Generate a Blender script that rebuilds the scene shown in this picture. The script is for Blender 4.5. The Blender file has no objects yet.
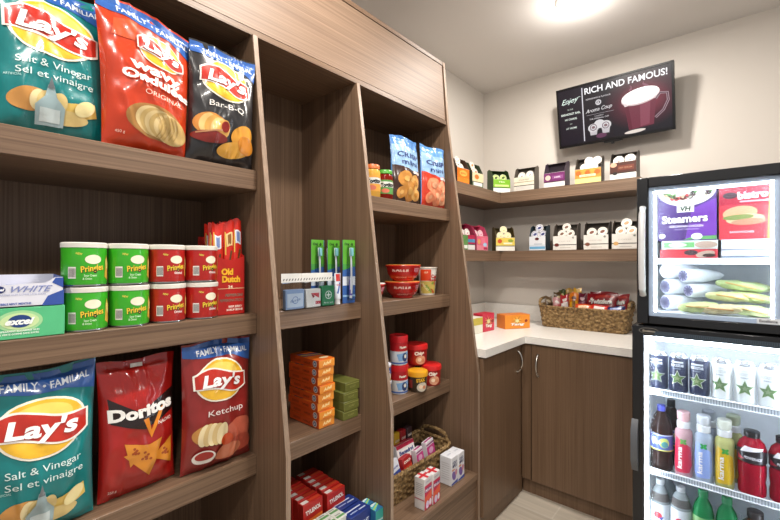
import bpy, bmesh, math, random
from mathutils import Vector, Matrix, noise
from mathutils.geometry import tessellate_polygon
S = bpy.context.scene
COL = S.collection
PI = math.pi
R = math.radians
random.seed(7)

# ------------------------------------------------------------------ camera, world, exposure, lights
cam_d = bpy.data.cameras.new('camera')
cam_d.sensor_width = 36.0
cam_d.lens = 405.5 / 780 * 36.0
cam_d.clip_start = 0.02
cam = bpy.data.objects.new('camera', cam_d)
COL.objects.link(cam)
cam.location = (0, 0, 1.34)
cam.rotation_euler = (PI / 2 + 0.00304, 0, 0.71243)
S.camera = cam

wd = bpy.data.worlds.new('world')
S.world = wd
wd.use_nodes = True
wd.node_tree.nodes['Background'].inputs[0].default_value = (1.0, 0.97, 0.94, 1)
wd.node_tree.nodes['Background'].inputs[1].default_value = 0.5

S.view_settings.view_transform = 'Standard'
S.view_settings.look = 'None'
S.view_settings.gamma = 1.0
S.view_settings.use_curve_mapping = False
S.view_settings.exposure = -0.12

LAMP_POWER = 40.0
LAMPS = [(-0.62, 2.15, 1.2), (-0.60, 0.85, 1.05), (0.5, 1.0, 0.75), (0.5, -0.35, 0.85), (-0.55, -0.5, 0.85)]
CEIL = 2.657
for lx, ly, k in LAMPS:
    for kind, share, dz in (('AREA', 0.50, 0.028), ('POINT', 0.11, 0.11)):
        ld = bpy.data.lights.new('ceiling_lamp_light', kind)
        if kind == 'AREA':
            ld.shape = 'DISK'
            ld.size = 0.12
        else:
            ld.shadow_soft_size = 0.045
        ld.energy = LAMP_POWER * k * share
        ld.color = (1.0, 0.945, 0.88)
        lo = bpy.data.objects.new('ceiling_lamp_light', ld)
        COL.objects.link(lo)
        lo.location = (lx, ly, CEIL - dz)

# ------------------------------------------------------------------ materials
def lin(h):
    h = h.lstrip('#')
    out = []
    for i in (0, 2, 4):
        c = int(h[i:i + 2], 16) / 255
        out.append(c / 12.92 if c <= 0.04045 else ((c + 0.055) / 1.055) ** 2.4)
    return (*out, 1.0)

_M = {}
def mat(hexc, rough=0.5, metal=0.0, var=0.06, nscale=14.0, bump=0.0, emit=0.0, coat=0.0):
    key = (hexc, rough, metal, var, nscale, bump, emit, coat)
    if key in _M:
        return _M[key]
    m = bpy.data.materials.new('paint_' + hexc.lstrip('#'))
    m.use_nodes = True
    nt = m.node_tree
    b = nt.nodes['Principled BSDF']
    b.inputs['Roughness'].default_value = rough
    b.inputs['Metallic'].default_value = metal
    if coat:
        b.inputs['Coat Weight'].default_value = coat
        b.inputs['Coat Roughness'].default_value = 0.08
    c = lin(hexc)
    tc = nt.nodes.new('ShaderNodeTexCoord')
    nz = nt.nodes.new('ShaderNodeTexNoise')
    nz.inputs['Scale'].default_value = nscale
    nz.inputs['Detail'].default_value = 3
    nt.links.new(tc.outputs['Object'], nz.inputs['Vector'])
    rp = nt.nodes.new('ShaderNodeValToRGB')
    rp.color_ramp.elements[0].position = 0.3
    rp.color_ramp.elements[1].position = 0.7
    rp.color_ramp.elements[0].color = (*[v * (1 - var) for v in c[:3]], 1)
    rp.color_ramp.elements[1].color = (*[min(1, v * (1 + var)) for v in c[:3]], 1)
    nt.links.new(nz.outputs['Fac'], rp.inputs['Fac'])
    nt.links.new(rp.outputs['Color'], b.inputs['Base Color'])
    if emit:
        nt.links.new(rp.outputs['Color'], b.inputs['Emission Color'])
        b.inputs['Emission Strength'].default_value = emit
    if bump:
        bp = nt.nodes.new('ShaderNodeBump')
        bp.inputs['Strength'].default_value = bump
        bp.inputs['Distance'].default_value = 0.01
        nt.links.new(nz.outputs['Fac'], bp.inputs['Height'])
        nt.links.new(bp.outputs['Normal'], b.inputs['Normal'])
    _M[key] = m
    return m

def wood(name, dark, light, axis, rough=0.42, fine=210.0):
    m = bpy.data.materials.new(name)
    m.use_nodes = True
    nt = m.node_tree
    b = nt.nodes['Principled BSDF']
    tc = nt.nodes.new('ShaderNodeTexCoord')
    mp = nt.nodes.new('ShaderNodeMapping')
    sc = [fine, fine, fine]
    sc['XYZ'.index(axis)] = 1.6
    mp.inputs['Scale'].default_value = sc
    nt.links.new(tc.outputs['Object'], mp.inputs['Vector'])
    n1 = nt.nodes.new('ShaderNodeTexNoise')
    n1.inputs['Scale'].default_value = 1.0
    n1.inputs['Detail'].default_value = 4
    n1.inputs['Roughness'].default_value = 0.6
    nt.links.new(mp.outputs['Vector'], n1.inputs['Vector'])
    mp2 = nt.nodes.new('ShaderNodeMapping')
    sc2 = [26.0, 26.0, 26.0]
    sc2['XYZ'.index(axis)] = 0.7
    mp2.inputs['Scale'].default_value = sc2
    nt.links.new(tc.outputs['Object'], mp2.inputs['Vector'])
    n2 = nt.nodes.new('ShaderNodeTexNoise')
    n2.inputs['Scale'].default_value = 1.0
    n2.inputs['Detail'].default_value = 2
    nt.links.new(mp2.outputs['Vector'], n2.inputs['Vector'])
    mx = nt.nodes.new('ShaderNodeMix')
    mx.data_type = 'FLOAT'
    mx.inputs[0].default_value = 0.22
    nt.links.new(n1.outputs['Fac'], mx.inputs[2])
    nt.links.new(n2.outputs['Fac'], mx.inputs[3])
    rp = nt.nodes.new('ShaderNodeValToRGB')
    rp.color_ramp.elements[0].position = 0.36
    rp.color_ramp.elements[1].position = 0.64
    rp.color_ramp.elements[0].color = lin(dark)
    rp.color_ramp.elements[1].color = lin(light)
    nt.links.new(mx.outputs[0], rp.inputs['Fac'])
    nt.links.new(rp.outputs['Color'], b.inputs['Base Color'])
    b.inputs['Roughness'].default_value = rough
    bp = nt.nodes.new('ShaderNodeBump')
    bp.inputs['Strength'].default_value = 0.06
    bp.inputs['Distance'].default_value = 0.004
    nt.links.new(n1.outputs['Fac'], bp.inputs['Height'])
    nt.links.new(bp.outputs['Normal'], b.inputs['Normal'])
    return m

WD, WL = '#5f4938', '#846a54'
wood_z = wood('laminate_upright_grain', WD, WL, 'Z')
wood_y = wood('laminate_shelf_grain', WD, WL, 'Y')
wood_x = wood('laminate_cross_grain', '#624d3c', '#8a705a', 'X')
cab_z = wood('cabinet_laminate', '#624a35', '#7a604a', 'Z')
edge_w = wood('laminate_edge', '#826c5a', '#a18a76', 'Z')
groove = mat('#2b211a', 0.7)

def mix_glass(name, tint, fac=0.08, rough=0.02):
    m = bpy.data.materials.new(name)
    m.use_nodes = True
    nt = m.node_tree
    nt.nodes.remove(nt.nodes['Principled BSDF'])
    out = nt.nodes['Material Output']
    tr = nt.nodes.new('ShaderNodeBsdfTransparent')
    tr.inputs[0].default_value = lin(tint)
    gl = nt.nodes.new('ShaderNodeBsdfGlossy')
    gl.inputs['Roughness'].default_value = rough
    lw = nt.nodes.new('ShaderNodeLayerWeight')
    lw.inputs['Blend'].default_value = fac
    ms = nt.nodes.new('ShaderNodeMixShader')
    nt.links.new(lw.outputs['Fresnel'], ms.inputs[0])
    nt.links.new(tr.outputs[0], ms.inputs[1])
    nt.links.new(gl.outputs[0], ms.inputs[2])
    nt.links.new(ms.outputs[0], out.inputs['Surface'])
    return m
glass = mix_glass('door_glass', '#f7fbff')
_nt = glass.node_tree
_tl = _nt.nodes.new('ShaderNodeBsdfTranslucent')  # white veil mixed into the glass, imitates haze and bloom from the leds
_tl.inputs[0].default_value = (.93, .96, 1, 1)
_m2 = _nt.nodes.new('ShaderNodeMixShader')
_m2.inputs[0].default_value = 0.015
_src = _nt.nodes['Material Output'].inputs['Surface'].links[0].from_socket
_nt.links.new(_src, _m2.inputs[1])
_nt.links.new(_tl.outputs[0], _m2.inputs[2])
_nt.links.new(_m2.outputs[0], _nt.nodes['Material Output'].inputs['Surface'])
film = mix_glass('clear_film', '#f2f4f6', 0.12, 0.12)

def liquid(hexc, t=0.45, rough=0.12):
    m = bpy.data.materials.new('drink_' + hexc.lstrip('#'))
    m.use_nodes = True
    b = m.node_tree.nodes['Principled BSDF']
    b.inputs['Base Color'].default_value = lin(hexc)
    b.inputs['Roughness'].default_value = rough
    b.inputs['Transmission Weight'].default_value = t
    b.inputs['IOR'].default_value = 1.2
    nz = m.node_tree.nodes.new('ShaderNodeTexNoise')
    nz.inputs['Scale'].default_value = 20
    mr = m.node_tree.nodes.new('ShaderNodeMapRange')
    mr.inputs['To Min'].default_value = rough * 0.8
    mr.inputs['To Max'].default_value = rough * 1.3
    m.node_tree.links.new(nz.outputs['Fac'], mr.inputs['Value'])
    m.node_tree.links.new(mr.outputs['Result'], b.inputs['Roughness'])
    return m

# ------------------------------------------------------------------ mesh builder
class MB:
    def __init__(s):
        s.v, s.f, s.mi, s.ms, s.sm = [], [], [], [], []
    def m(s, mt):
        if mt not in s.ms:
            s.ms.append(mt)
        return s.ms.index(mt)
    def add(s, vs, fs, mt, smooth=False):
        b = len(s.v)
        s.v += [tuple(p) for p in vs]
        i = s.m(mt)
        for f in fs:
            s.f.append([b + k for k in f])
            s.mi.append(i)
            s.sm.append(smooth)
        return s
    def box(s, x0, x1, y0, y1, z0, z1, mt, bev=0.0, M=None, seg=1):
        bm = bmesh.new()
        bmesh.ops.create_cube(bm, size=1.0)
        for v in bm.verts:
            v.co = Vector((x0 + (v.co.x + .5) * (x1 - x0), y0 + (v.co.y + .5) * (y1 - y0), z0 + (v.co.z + .5) * (z1 - z0)))
        if bev > 0:
            bmesh.ops.bevel(bm, geom=bm.edges[:], offset=bev, segments=seg, affect='EDGES', profile=0.5)
        bm.verts.index_update()
        vs = [(M @ v.co if M else v.co.copy()) for v in bm.verts]
        s.add(vs, [[v.index for v in f.verts] for f in bm.faces], mt, False)
        bm.free()
        return s
    def prism(s, pts, axis, a0, a1, mt):
        """pts in the two other axes, extruded along axis"""
        def mk(p, a):
            if axis == 'Y': return Vector((p[0], a, p[1]))
            if axis == 'X': return Vector((a, p[0], p[1]))
            return Vector((p[0], p[1], a))
        n = len(pts)
        vs = [mk(p, a0) for p in pts] + [mk(p, a1) for p in pts]
        fs = [[i, (i + 1) % n, n + (i + 1) % n, n + i] for i in range(n)] + [list(range(n - 1, -1, -1)), list(range(n, 2 * n))]
        return s.add(vs, fs, mt)
    def lathe(s, prof, mts, n=28, M=None, cap=True):
        """prof: [(r,z)], mts: material or list per segment"""
        vs, fs = [], []
        for r, z in prof:
            for k in range(n):
                a = 2 * PI * k / n
                vs.append(Vector((r * math.sin(a), -r * math.cos(a), z)))
        if M: vs = [M @ v for v in vs]
        base = len(s.v)
        s.v += [tuple(p) for p in vs]
        for j in range(len(prof) - 1):
            mt = mts[j] if isinstance(mts, list) else mts
            i = s.m(mt)
            for k in range(n):
                s.f.append([base + j * n + k, base + j * n + (k + 1) % n, base + (j + 1) * n + (k + 1) % n, base + (j + 1) * n + k])
                s.mi.append(i); s.sm.append(True)
        if cap:
            s.f.append([base + k for k in range(n - 1, -1, -1)]); s.mi.append(s.m(mts[0] if isinstance(mts, list) else mts)); s.sm.append(False)
            t = base + (len(prof) - 1) * n
            s.f.append([t + k for k in range(n)]); s.mi.append(s.m(mts[-1] if isinstance(mts, list) else mts)); s.sm.append(False)
        return s
    def tube(s, path, r, mt, n=8, closed=False, rf=None):
        P = [Vector(p) for p in path]
        N = len(P)
        vs = []
        up0 = Vector((0.013, 0.02, 1))
        for i, p in enumerate(P):
            a = P[(i - 1) % N] if (closed or i > 0) else P[i]
            b = P[(i + 1) % N] if (closed or i < N - 1) else P[i]
            d = (b - a).normalized()
            u = up0 if abs(d.dot(up0.normalized())) < 0.9 else Vector((1, 0.02, 0.01))
            e1 = d.cross(u).normalized()
            e2 = e1.cross(d)
            rr = rf(i) if rf else r
            for k in range(n):
                an = 2 * PI * k / n
                vs.append(p + (e1 * math.cos(an) + e2 * math.sin(an)) * rr)
        fs = []
        for i in range(N if closed else N - 1):
            j = (i + 1) % N
            for k in range(n):
                fs.append([i * n + k, i * n + (k + 1) % n, j * n + (k + 1) % n, j * n + k])
        if not closed:
            fs.append(list(range(n - 1, -1, -1)))
            fs.append([(N - 1) * n + k for k in range(n)])
        return s.add(vs, fs, mt, True)
    def decal(s, shape, f, mt, off=0.0008, L=0.02):
        pts, tris = shape
        stack = [tuple(Vector((*pts[i][:2], 0)) for i in t) for t in tris]
        out = []
        while stack:
            a, b, c = stack.pop()
            e = [((a - b).length, 0), ((b - c).length, 1), ((c - a).length, 2)]
            m = max(e)
            if m[0] <= L or len(out) + len(stack) > 60000:
                out.append((a, b, c)); continue
            if m[1] == 0:
                h = (a + b) / 2; stack += [(a, h, c), (h, b, c)]
            elif m[1] == 1:
                h = (b + c) / 2; stack += [(a, b, h), (a, h, c)]
            else:
                h = (c + a) / 2; stack += [(a, b, h), (h, b, c)]
        vs, fs, idx = [], [], {}
        for t in out:
            q = []
            for p in t:
                k = (round(p.x, 6), round(p.y, 6))
                if k not in idx:
                    idx[k] = len(vs); vs.append(f(p.x, p.y, off))
                q.append(idx[k])
            if len(set(q)) == 3:
                fs.append(q)
        return s.add(vs, fs, mt, True)
    def join(s, o, M=None):
        b = len(s.v)
        s.v += [tuple(M @ Vector(p)) if M else p for p in o.v]
        mp = [s.m(x) for x in o.ms]
        for f, i, q in zip(o.f, o.mi, o.sm):
            s.f.append([b + k for k in f]); s.mi.append(mp[i]); s.sm.append(q)
        return s
    def build(s, name, parent=None, shift=None, label=None):
        me = bpy.data.meshes.new(name)
        vs = s.v if not shift else [(p[0] - shift[0], p[1] - shift[1], p[2] - shift[2]) for p in s.v]
        me.from_pydata(vs, [], s.f)
        for m_ in s.ms: me.materials.append(m_)
        me.polygons.foreach_set('material_index', s.mi)
        me.polygons.foreach_set('use_smooth', s.sm)
        me.set_sharp_from_angle(angle=R(40))
        me.update()
        o = bpy.data.objects.new(name, me)
        COL.objects.link(o)
        if parent: o.parent = parent
        if label: o['label'] = label
        return o

# 2-D shapes -> (points, triangles)
def poly(pts):
    v = [Vector((p[0], p[1], 0)) for p in pts]
    return pts, [tuple(t) for t in tessellate_polygon([v])]
def rect(x0, y0, x1, y1):
    return [(x0, y0), (x1, y0), (x1, y1), (x0, y1)], [(0, 1, 2), (0, 2, 3)]
def ell(cx, cy, rx, ry, rot=0, n=30, a0=0.0, a1=2 * PI):
    c, s_ = math.cos(rot), math.sin(rot)
    pts = [(cx, cy)]
    for k in range(n + 1):
        a = a0 + (a1 - a0) * k / n
        x, y = rx * math.cos(a), ry * math.sin(a)
        pts.append((cx + x * c - y * s_, cy + x * s_ + y * c))
    return pts, [(0, k, k + 1) for k in range(1, n + 1)]
def ringsh(cx, cy, r0, r1, n=28, sy=1.0):
    pts, tr = [], []
    for k in range(n + 1):
        a = 2 * PI * k / n
        pts += [(cx + r0 * math.cos(a), cy + sy * r0 * math.sin(a)), (cx + r1 * math.cos(a), cy + sy * r1 * math.sin(a))]
    for k in range(n):
        a = 2 * k
        tr += [(a, a + 1, a + 3), (a, a + 3, a + 2)]
    return pts, tr
def star(cx, cy, r0, r1, n=5, rot=PI / 2):
    pts = [(cx, cy)]
    for k in range(2 * n + 1):
        r = r0 if k % 2 == 0 else r1
        a = rot + PI * k / n
        pts.append((cx + r * math.cos(a), cy + r * math.sin(a)))
    return pts, [(0, k, k + 1) for k in range(1, 2 * n + 1)]
def ribbon(path, w):
    pts, tr = [], []
    N = len(path)
    for i, p in enumerate(path):
        a = path[max(i - 1, 0)]; b = path[min(i + 1, N - 1)]
        d = Vector((b[0] - a[0], b[1] - a[1])).normalized()
        ww = w(i / (N - 1)) if callable(w) else w
        pts += [(p[0] - d.y * ww, p[1] + d.x * ww), (p[0] + d.y * ww, p[1] - d.x * ww)]
    for i in range(N - 1):
        a = 2 * i
        tr += [(a, a + 1, a + 3), (a, a + 3, a + 2)]
    return pts, tr
_T = {}
def glyphs(text, bold, shear):
    k = (text, bold, shear)
    if k in _T: return _T[k]
    cu = bpy.data.curves.new('lettering', 'FONT')
    cu.body = text
    cu.resolution_u = 3
    cu.offset = bold
    cu.shear = shear
    cu.fill_mode = 'FRONT'
    cu.dimensions = '2D'
    ob = bpy.data.objects.new('lettering', cu)
    COL.objects.link(ob)
    dg = bpy.context.evaluated_depsgraph_get()
    me = bpy.data.meshes.new_from_object(ob.evaluated_get(dg))
    me.calc_loop_triangles()
    pts = [(v.co.x, v.co.y) for v in me.vertices]
    tris = [tuple(t.vertices) for t in me.loop_triangles]
    bpy.data.objects.remove(ob)
    bpy.data.curves.remove(cu)
    bpy.data.meshes.remove(me)
    _T[k] = (pts, tris)
    return _T[k]
def txt(text, cx, cy, h, w=None, rot=0.0, bold=0.0, shear=0.0, arc=0.0, warp=None):
    pts, tris = glyphs(text, bold, shear)
    xs = [p[0] for p in pts]; ys = [p[1] for p in pts]
    x0, x1 = min(xs), max(xs)
    cap = 0.7
    sc = h / cap
    sx = sc if w is None else w / (x1 - x0)
    c, s_ = math.cos(rot), math.sin(rot)
    out = []
    for x, y in pts:
        X_ = (x - (x0 + x1) / 2) * sx
        Y_ = (y - cap / 2) * sc
        if warp: Y_ *= warp(X_)
        Y_ += arc * X_ * X_
        out.append((cx + X_ * c - Y_ * s_, cy + X_ * s_ + Y_ * c))
    return out, tris
def fmap(o, ux, vy):
    o, ux, vy = Vector(o), Vector(ux), Vector(vy)
    n = ux.cross(vy)
    return lambda u, v, off: o + ux * u + vy * v + n * off
def front(y, x=0, z=0): return fmap((x, y, z), (1, 0, 0), (0, 0, 1))
def leftf(x, y=0, z=0): return fmap((x, y, z), (0, -1, 0), (0, 0, 1))
def rightf(x, y=0, z=0): return fmap((x, y, z), (0, 1, 0), (0, 0, 1))
def topf(z, x=0, y=0): return fmap((x, y, z), (1, 0, 0), (0, 1, 0))
def cyl(rad, z=0):
    if callable(rad):
        def f(u, v, off):
            r = rad(v) + off
            a = u / rad(v)
            return Vector((r * math.sin(a), -r * math.cos(a), z + v))
        return f
    return lambda u, v, off: Vector(((rad + off) * math.sin(u / rad), -(rad + off) * math.cos(u / rad), z + v))

# ------------------------------------------------------------------ things
def thing(name, label, cat, loc=(0, 0, 0), rz=0.0, rx=0.0, group=None):
    o = bpy.data.objects.new(name, None)
    o.empty_display_size = 0.02
    COL.objects.link(o)
    o.location = loc
    o.rotation_euler = (rx, 0, rz)
    o['label'] = label; o['category'] = cat
    if group: o['group'] = group
    return o
def solo(mb, name, label, cat, loc=(0, 0, 0), rz=0.0, rx=0.0, group=None, ry=0.0, shift=None):
    o = mb.build(name, None, shift)
    o.location = loc
    o.rotation_euler = (rx, ry, rz)
    o['label'] = label; o['category'] = cat
    if group: o['group'] = group
    return o
def relabel(o, label, group=None):
    o['label'] = label
    if group: o['group'] = group
def dup(root, label, loc, rz=None, rx=None, group=None):
    def cp(o, par):
        c = o.copy(); COL.objects.link(c)
        if par: c.parent = par
        for ch in o.children: cp(ch, c)
        return c
    c = cp(root, None)
    c.location = loc
    if rz is not None or rx is not None:
        c.rotation_euler = (rx if rx is not None else root.rotation_euler.x, 0, rz if rz is not None else root.rotation_euler.z)
    relabel(c, label, group)
    return c
def struct(mb, name):
    o = mb.build(name)
    o['kind'] = 'structure'
    return o
Q = PI / 2      # things on the left wall face +X

# ================================================================== SETTING
XW, YW = -1.528, 2.9
XR, YF = 2.2, -1.1
def plaster(name, hexc, sc=220):
    m = bpy.data.materials.new(name)
    m.use_nodes = True
    nt = m.node_tree
    b = nt.nodes['Principled BSDF']
    b.inputs['Base Color'].default_value = lin(hexc)
    b.inputs['Roughness'].default_value = 0.75
    n = nt.nodes.new('ShaderNodeTexNoise')
    tc = nt.nodes.new('ShaderNodeTexCoord')
    nt.links.new(tc.outputs['Object'], n.inputs['Vector'])
    n.inputs['Scale'].default_value = sc
    bp = nt.nodes.new('ShaderNodeBump')
    bp.inputs['Strength'].default_value = 0.12
    bp.inputs['Distance'].default_value = 0.002
    nt.links.new(n.outputs['Fac'], bp.inputs['Height'])
    nt.links.new(bp.outputs['Normal'], b.inputs['Normal'])
    return m
wallm = plaster('wall_paint', '#d3ccc3')
ceilm = plaster('ceiling_paint', '#e2deda', 300)
struct(MB().box(XW - .1, XW, YF - .1, YW + .1, 0, CEIL, wallm), 'wall_left')
struct(MB().box(XW, XR, YW, YW + .1, 0, CEIL, wallm), 'wall_back')
struct(MB().box(XW - .1, XR + .1, YF - .1, YW + .1, CEIL, CEIL + .1, ceilm), 'ceiling')
fl = bpy.data.materials.new('floor_tile')
fl.use_nodes = True
nt = fl.node_tree
b = nt.nodes['Principled BSDF']
tc = nt.nodes.new('ShaderNodeTexCoord')
mp = nt.nodes.new('ShaderNodeMapping')
mp.inputs['Location'].default_value = (0.745, -0.05, 0)
mp.inputs['Rotation'].default_value = (0, 0, 0)
br = nt.nodes.new('ShaderNodeTexBrick')
br.offset = 0.5
br.inputs['Color1'].default_value = lin('#b0a697')
br.inputs['Color2'].default_value = lin('#a89d8e')
br.inputs['Mortar'].default_value = lin('#b9b1a4')
br.inputs['Scale'].default_value = 1.0
br.inputs['Mortar Size'].default_value = 0.004
br.inputs['Brick Width'].default_value = 0.6
br.inputs['Row Height'].default_value = 0.3
nt.links.new(tc.outputs['Object'], mp.inputs['Vector'])
nt.links.new(mp.outputs['Vector'], br.inputs['Vector'])
mp3 = nt.nodes.new('ShaderNodeMapping')
mp3.inputs['Scale'].default_value = (2, 45, 1)
nt.links.new(tc.outputs['Object'], mp3.inputs['Vector'])
nz = nt.nodes.new('ShaderNodeTexNoise')
nz.inputs['Scale'].default_value = 1.0
nz.inputs['Detail'].default_value = 4
nt.links.new(mp3.outputs['Vector'], nz.inputs['Vector'])
mxx = nt.nodes.new('ShaderNodeMix')
mxx.data_type = 'RGBA'
mxx.blend_type = 'OVERLAY'
mxx.inputs[0].default_value = 0.35
nt.links.new(br.outputs['Color'], mxx.inputs[6])
nt.links.new(nz.outputs['Fac'], mxx.inputs[7])
nt.links.new(mxx.outputs[2], b.inputs['Base Color'])
b.inputs['Roughness'].default_value = 0.4
struct(MB().box(XW - .1, XR + .1, YF - .1, YW + .1, -.1, 0, fl), 'floor')

# ceiling downlights
for i, (lx, ly, k) in enumerate(LAMPS):
    t = thing('ceiling_downlight', ['round recessed downlight in the ceiling in front of the wall television',
                                   'round recessed downlight in the ceiling above the middle of the snack shelving',
                                   'round recessed downlight in the ceiling above the aisle before the drinks fridge',
                                   'round recessed downlight in the ceiling behind the camera at the right',
                                   'round recessed downlight in the ceiling behind the camera beside the shelving'][i],
              'light', (lx, ly, CEIL))
    mb = MB()
    mb.lathe([(.065, -.001), (.095, -.001), (.097, -.006), (.09, -.012), (.066, -.012), (.062, -.004)], mat('#efece6', .4), 32, cap=False)
    mb.build('trim_ring', t)
    MB().lathe([(.062, -.006), (.05, -.016), (.03, -.021), (.015, -.022)], mat('#fff4e2', .5, emit=14.0), 32).build('lamp_lens', t)

# ================================================================== SHELVING UNIT
FX = -1.115     # shelf front
UX = -0.965     # upright front at the base
BX = -1.49      # back panel
su = thing('shelving_unit', 'tall wooden shelving unit with sloping uprights filled with snacks along the left wall', 'shelving', (-1.25, .75, 0))
SH = (-1.25, .75, 0)
prof = [(XW + .002, 0), (UX, 0), (UX, .785), (-1.141, 2.043), (XW + .002, 2.043)]
eprof = [(XW + .002, 0), (UX, 0), (UX, .785), (-1.141, 2.043), (-1.168, 2.375), (XW + .002, 2.375)]
def upright(y0, y1, pr, name='upright'):
    mb = MB()
    mb.prism(pr, 'Y', y0, y1, wood_z)
    # lighter edge band along the front
    fr = [p for p in pr if p[0] > -1.2 and p[1] >= 0]
    band = [(p[0] + .0012, p[1]) for p in fr] + [(p[0] - .003, p[1]) for p in reversed(fr)]
    mb.prism(band, 'Y', y0 + .001, y1 - .001, edge_w)
    return mb.build(name, su, SH)
upright(-.282, -.26, eprof)
upright(.670, .687, prof)
upright(1.119, 1.137, prof)
upright(1.771, 1.79, eprof)
MB().box(XW + .002, BX, -.26, 1.771, 0, 2.375, wood_z).build('back_panel', su, SH)
def shelf(y0, y1, z1, th=.06, x=FX):
    mb = MB()
    mb.box(BX, x, y0, y1, z1 - th, z1, wood_y, .0015)
    mb.build('shelf', su, SH)
ZL = (1.616, 1.18, .752)
ZM = (1.18, .745)
ZR = (1.605, 1.17, .735)
for z in ZL: shelf(-.26, .670, z)
for z in ZM: shelf(.687, 1.119, z)
for z in ZR: shelf(1.137, 1.771, z, x=-1.125)
ZB = .31
for a, c in ((-.26, .670), (.687, 1.119), (1.137, 1.771)):
    MB().box(BX, UX - .002, a, c, ZB - .03, ZB, wood_y, .0015).build('bottom_shelf', su, SH)
    MB().box(-1.0, UX - .012, a, c, 0, ZB - .034, wood_y).build('plinth_panel', su, SH)
# header
hb = MB()
hb.box(BX, -1.146, -.26, 1.771, 2.043, 2.062, wood_y)
hb.box(BX, -1.168, -.26, 1.771, 2.357, 2.375, wood_y)
hb.build('header_frame', su, SH)
hp = MB()
hp.prism([(-1.19, 2.066), (-1.149, 2.066), (-1.1695, 2.353), (-1.19, 2.353)], 'Y', -.256, 1.764, wood('laminate_header_grain', '#715a48', '#8d745f', 'Y', .52))
hp.build('header_panel', su, SH)
MB().box(BX, -1.19, -.26, 1.771, 2.062, 2.357, groove).build('header_core', su, SH)

# ================================================================== BASE CABINETS, WORKTOP, WALL SHELVES
def bow_handle(parent, o, ux, h=.12):
    """slim bow pull: o = top fixing point, ux = outward direction"""
    path = []
    for k in range(13):
        a = k / 12
        path.append(Vector(o) + Vector(ux) * (.03 * math.sin(PI * a) ** .6) + Vector((0, 0, -h * a)))
    mb = MB().tube(path, .0045, mat('#c9c6c0', .25, 1.0), 8)
    for e in (path[0], path[-1]):
        mb.tube([e - Vector(ux) * .001, e + Vector(ux) * .004], .0075, mat('#c9c6c0', .25, 1.0), 10)
    return mb
CB = (-1.24, 2.04, 0)
c1 = thing('base_cabinet', 'short wooden base cabinet beside the end of the snack shelving', 'cabinet', CB)
MB().box(XW + .003, -.972, 1.792, 2.306, .1, .868, cab_z).build('carcass', c1, CB)
d = MB().box(-.97, -.95, 1.796, 2.243, .085, .862, cab_z, .001).build('door', c1, CB)
bow_handle(d, (-.95, 2.195, .838), (1, 0, 0)).build('handle', d, CB)
MB().box(XW + .003, -.968, 1.792, 2.306, 0, .098, cab_z).build('toe_kick', c1, CB)
CB2 = (-.68, 2.6, 0)
c2 = thing('base_cabinet', 'wider wooden base cabinet below the candy basket beside the fridge', 'cabinet', CB2)
MB().box(-.968, -.342, 2.308, YW - .003, .1, .868, cab_z).build('carcass', c2, CB2)
MB().box(-.966, -.91, 2.288, 2.306, .085, .862, cab_z, .001).build('filler_panel', c2, CB2)
d = MB().box(-.905, -.346, 2.286, 2.306, .085, .862, cab_z, .001).build('door', c2, CB2)
bow_handle(d, (-.868, 2.286, .81), (0, -1, 0)).build('handle', d, CB2)
MB().box(-.966, -.342, 2.312, YW - .003, 0, .098, cab_z).build('toe_kick', c2, CB2)

quartz = mat('#efece6', .22, var=.03, nscale=90)
WT = (-1.2, 2.5, .87)
wt = thing('worktop', 'white L-shaped stone worktop on the wooden base cabinets', 'worktop', WT)
MB().prism([(XW + .003, 1.792), (-.935, 1.792), (-.935, 2.272), (-.341, 2.272), (-.341, YW - .003), (XW + .003, YW - .003)], 'Z', .87, .91, quartz).build('slab', wt, WT)
mb = MB()
mb.box(XW + .003, XW + .018, 1.792, YW - .018, .9105, 1.02, quartz, .001)
mb.box(XW + .003, -.341, YW - .018, YW - .003, .9105, 1.02, quartz, .001)
mb.build('backsplash', wt, WT)
def lshelf(z1, label):
    mb = MB()
    mb.prism([(XW + .002, 1.792), (-1.256, 1.792), (-1.256, 2.625), (XW + .002, 2.895)], 'Z', z1 - .07, z1, wood_y)
    mb.prism([(XW + .002, 2.897), (-1.2555, 2.6255), (-.42, 2.6255), (-.42, 2.897)], 'Z', z1 - .07, z1, wood_x)
    return solo(mb, 'wall_shelf', label, 'shelf', (-1.3, 2.6, z1 - .07), shift=(-1.3, 2.6, z1 - .07))
ZU, ZLo = 1.813, 1.41
lshelf(ZU, 'upper wooden corner wall shelf under the television')
lshelf(ZLo, 'lower wooden corner wall shelf above the white worktop')

# ================================================================== FOOD BAGS
def bag_surface(W, H, T, seed, belly=.42, pinch=.05, lean_noise=.0045, flare=0.0, tilt=0.0):
    def Sf(x, z, side=-1, off=0.0):
        u = max(-.5, min(.5, x / W)); v = max(0., min(1., z / H))
        vv = max(0.0, min(1.0, (v - .015) / (.945 - .015)))
        tv = max(0.0, math.sin(PI * vv ** (math.log(.5) / math.log(belly)))) ** .62
        tu = max(0.0, 1 - (2 * abs(u)) ** 2.4) ** .62
        t = T / 2 * tv * tu
        n = noise.noise(Vector((u * 6, v * 8, seed))) * lean_noise + noise.noise(Vector((u * 10 + 3, v * 10, seed + 9))) * lean_noise * .2
        cr = math.exp(-(noise.noise(Vector((u * 2.2 + v * 2.8, v * 1.2 - u * 3.2, seed + 5))) / .16) ** 2)
        n += lean_noise * .8 * cr * (.25 + .75 * abs(2 * v - 1))
        wz = W * (1 - pinch * math.sin(PI * v) + flare * (v - .5))
        sway = .006 * math.sin(u * 5 + seed) * (max(0, v - .7) / .3) ** 1.5
        X_ = u * wz
        Z_ = v * H * (1 - tilt * u) + .004 * math.sin(u * 7 + seed * 2) * v
        Y_ = side * (t + n * tu * (1 if side < 0 else .6) + off + .0006) + sway
        return Vector((X_, Y_, Z_))
    return Sf
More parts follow.
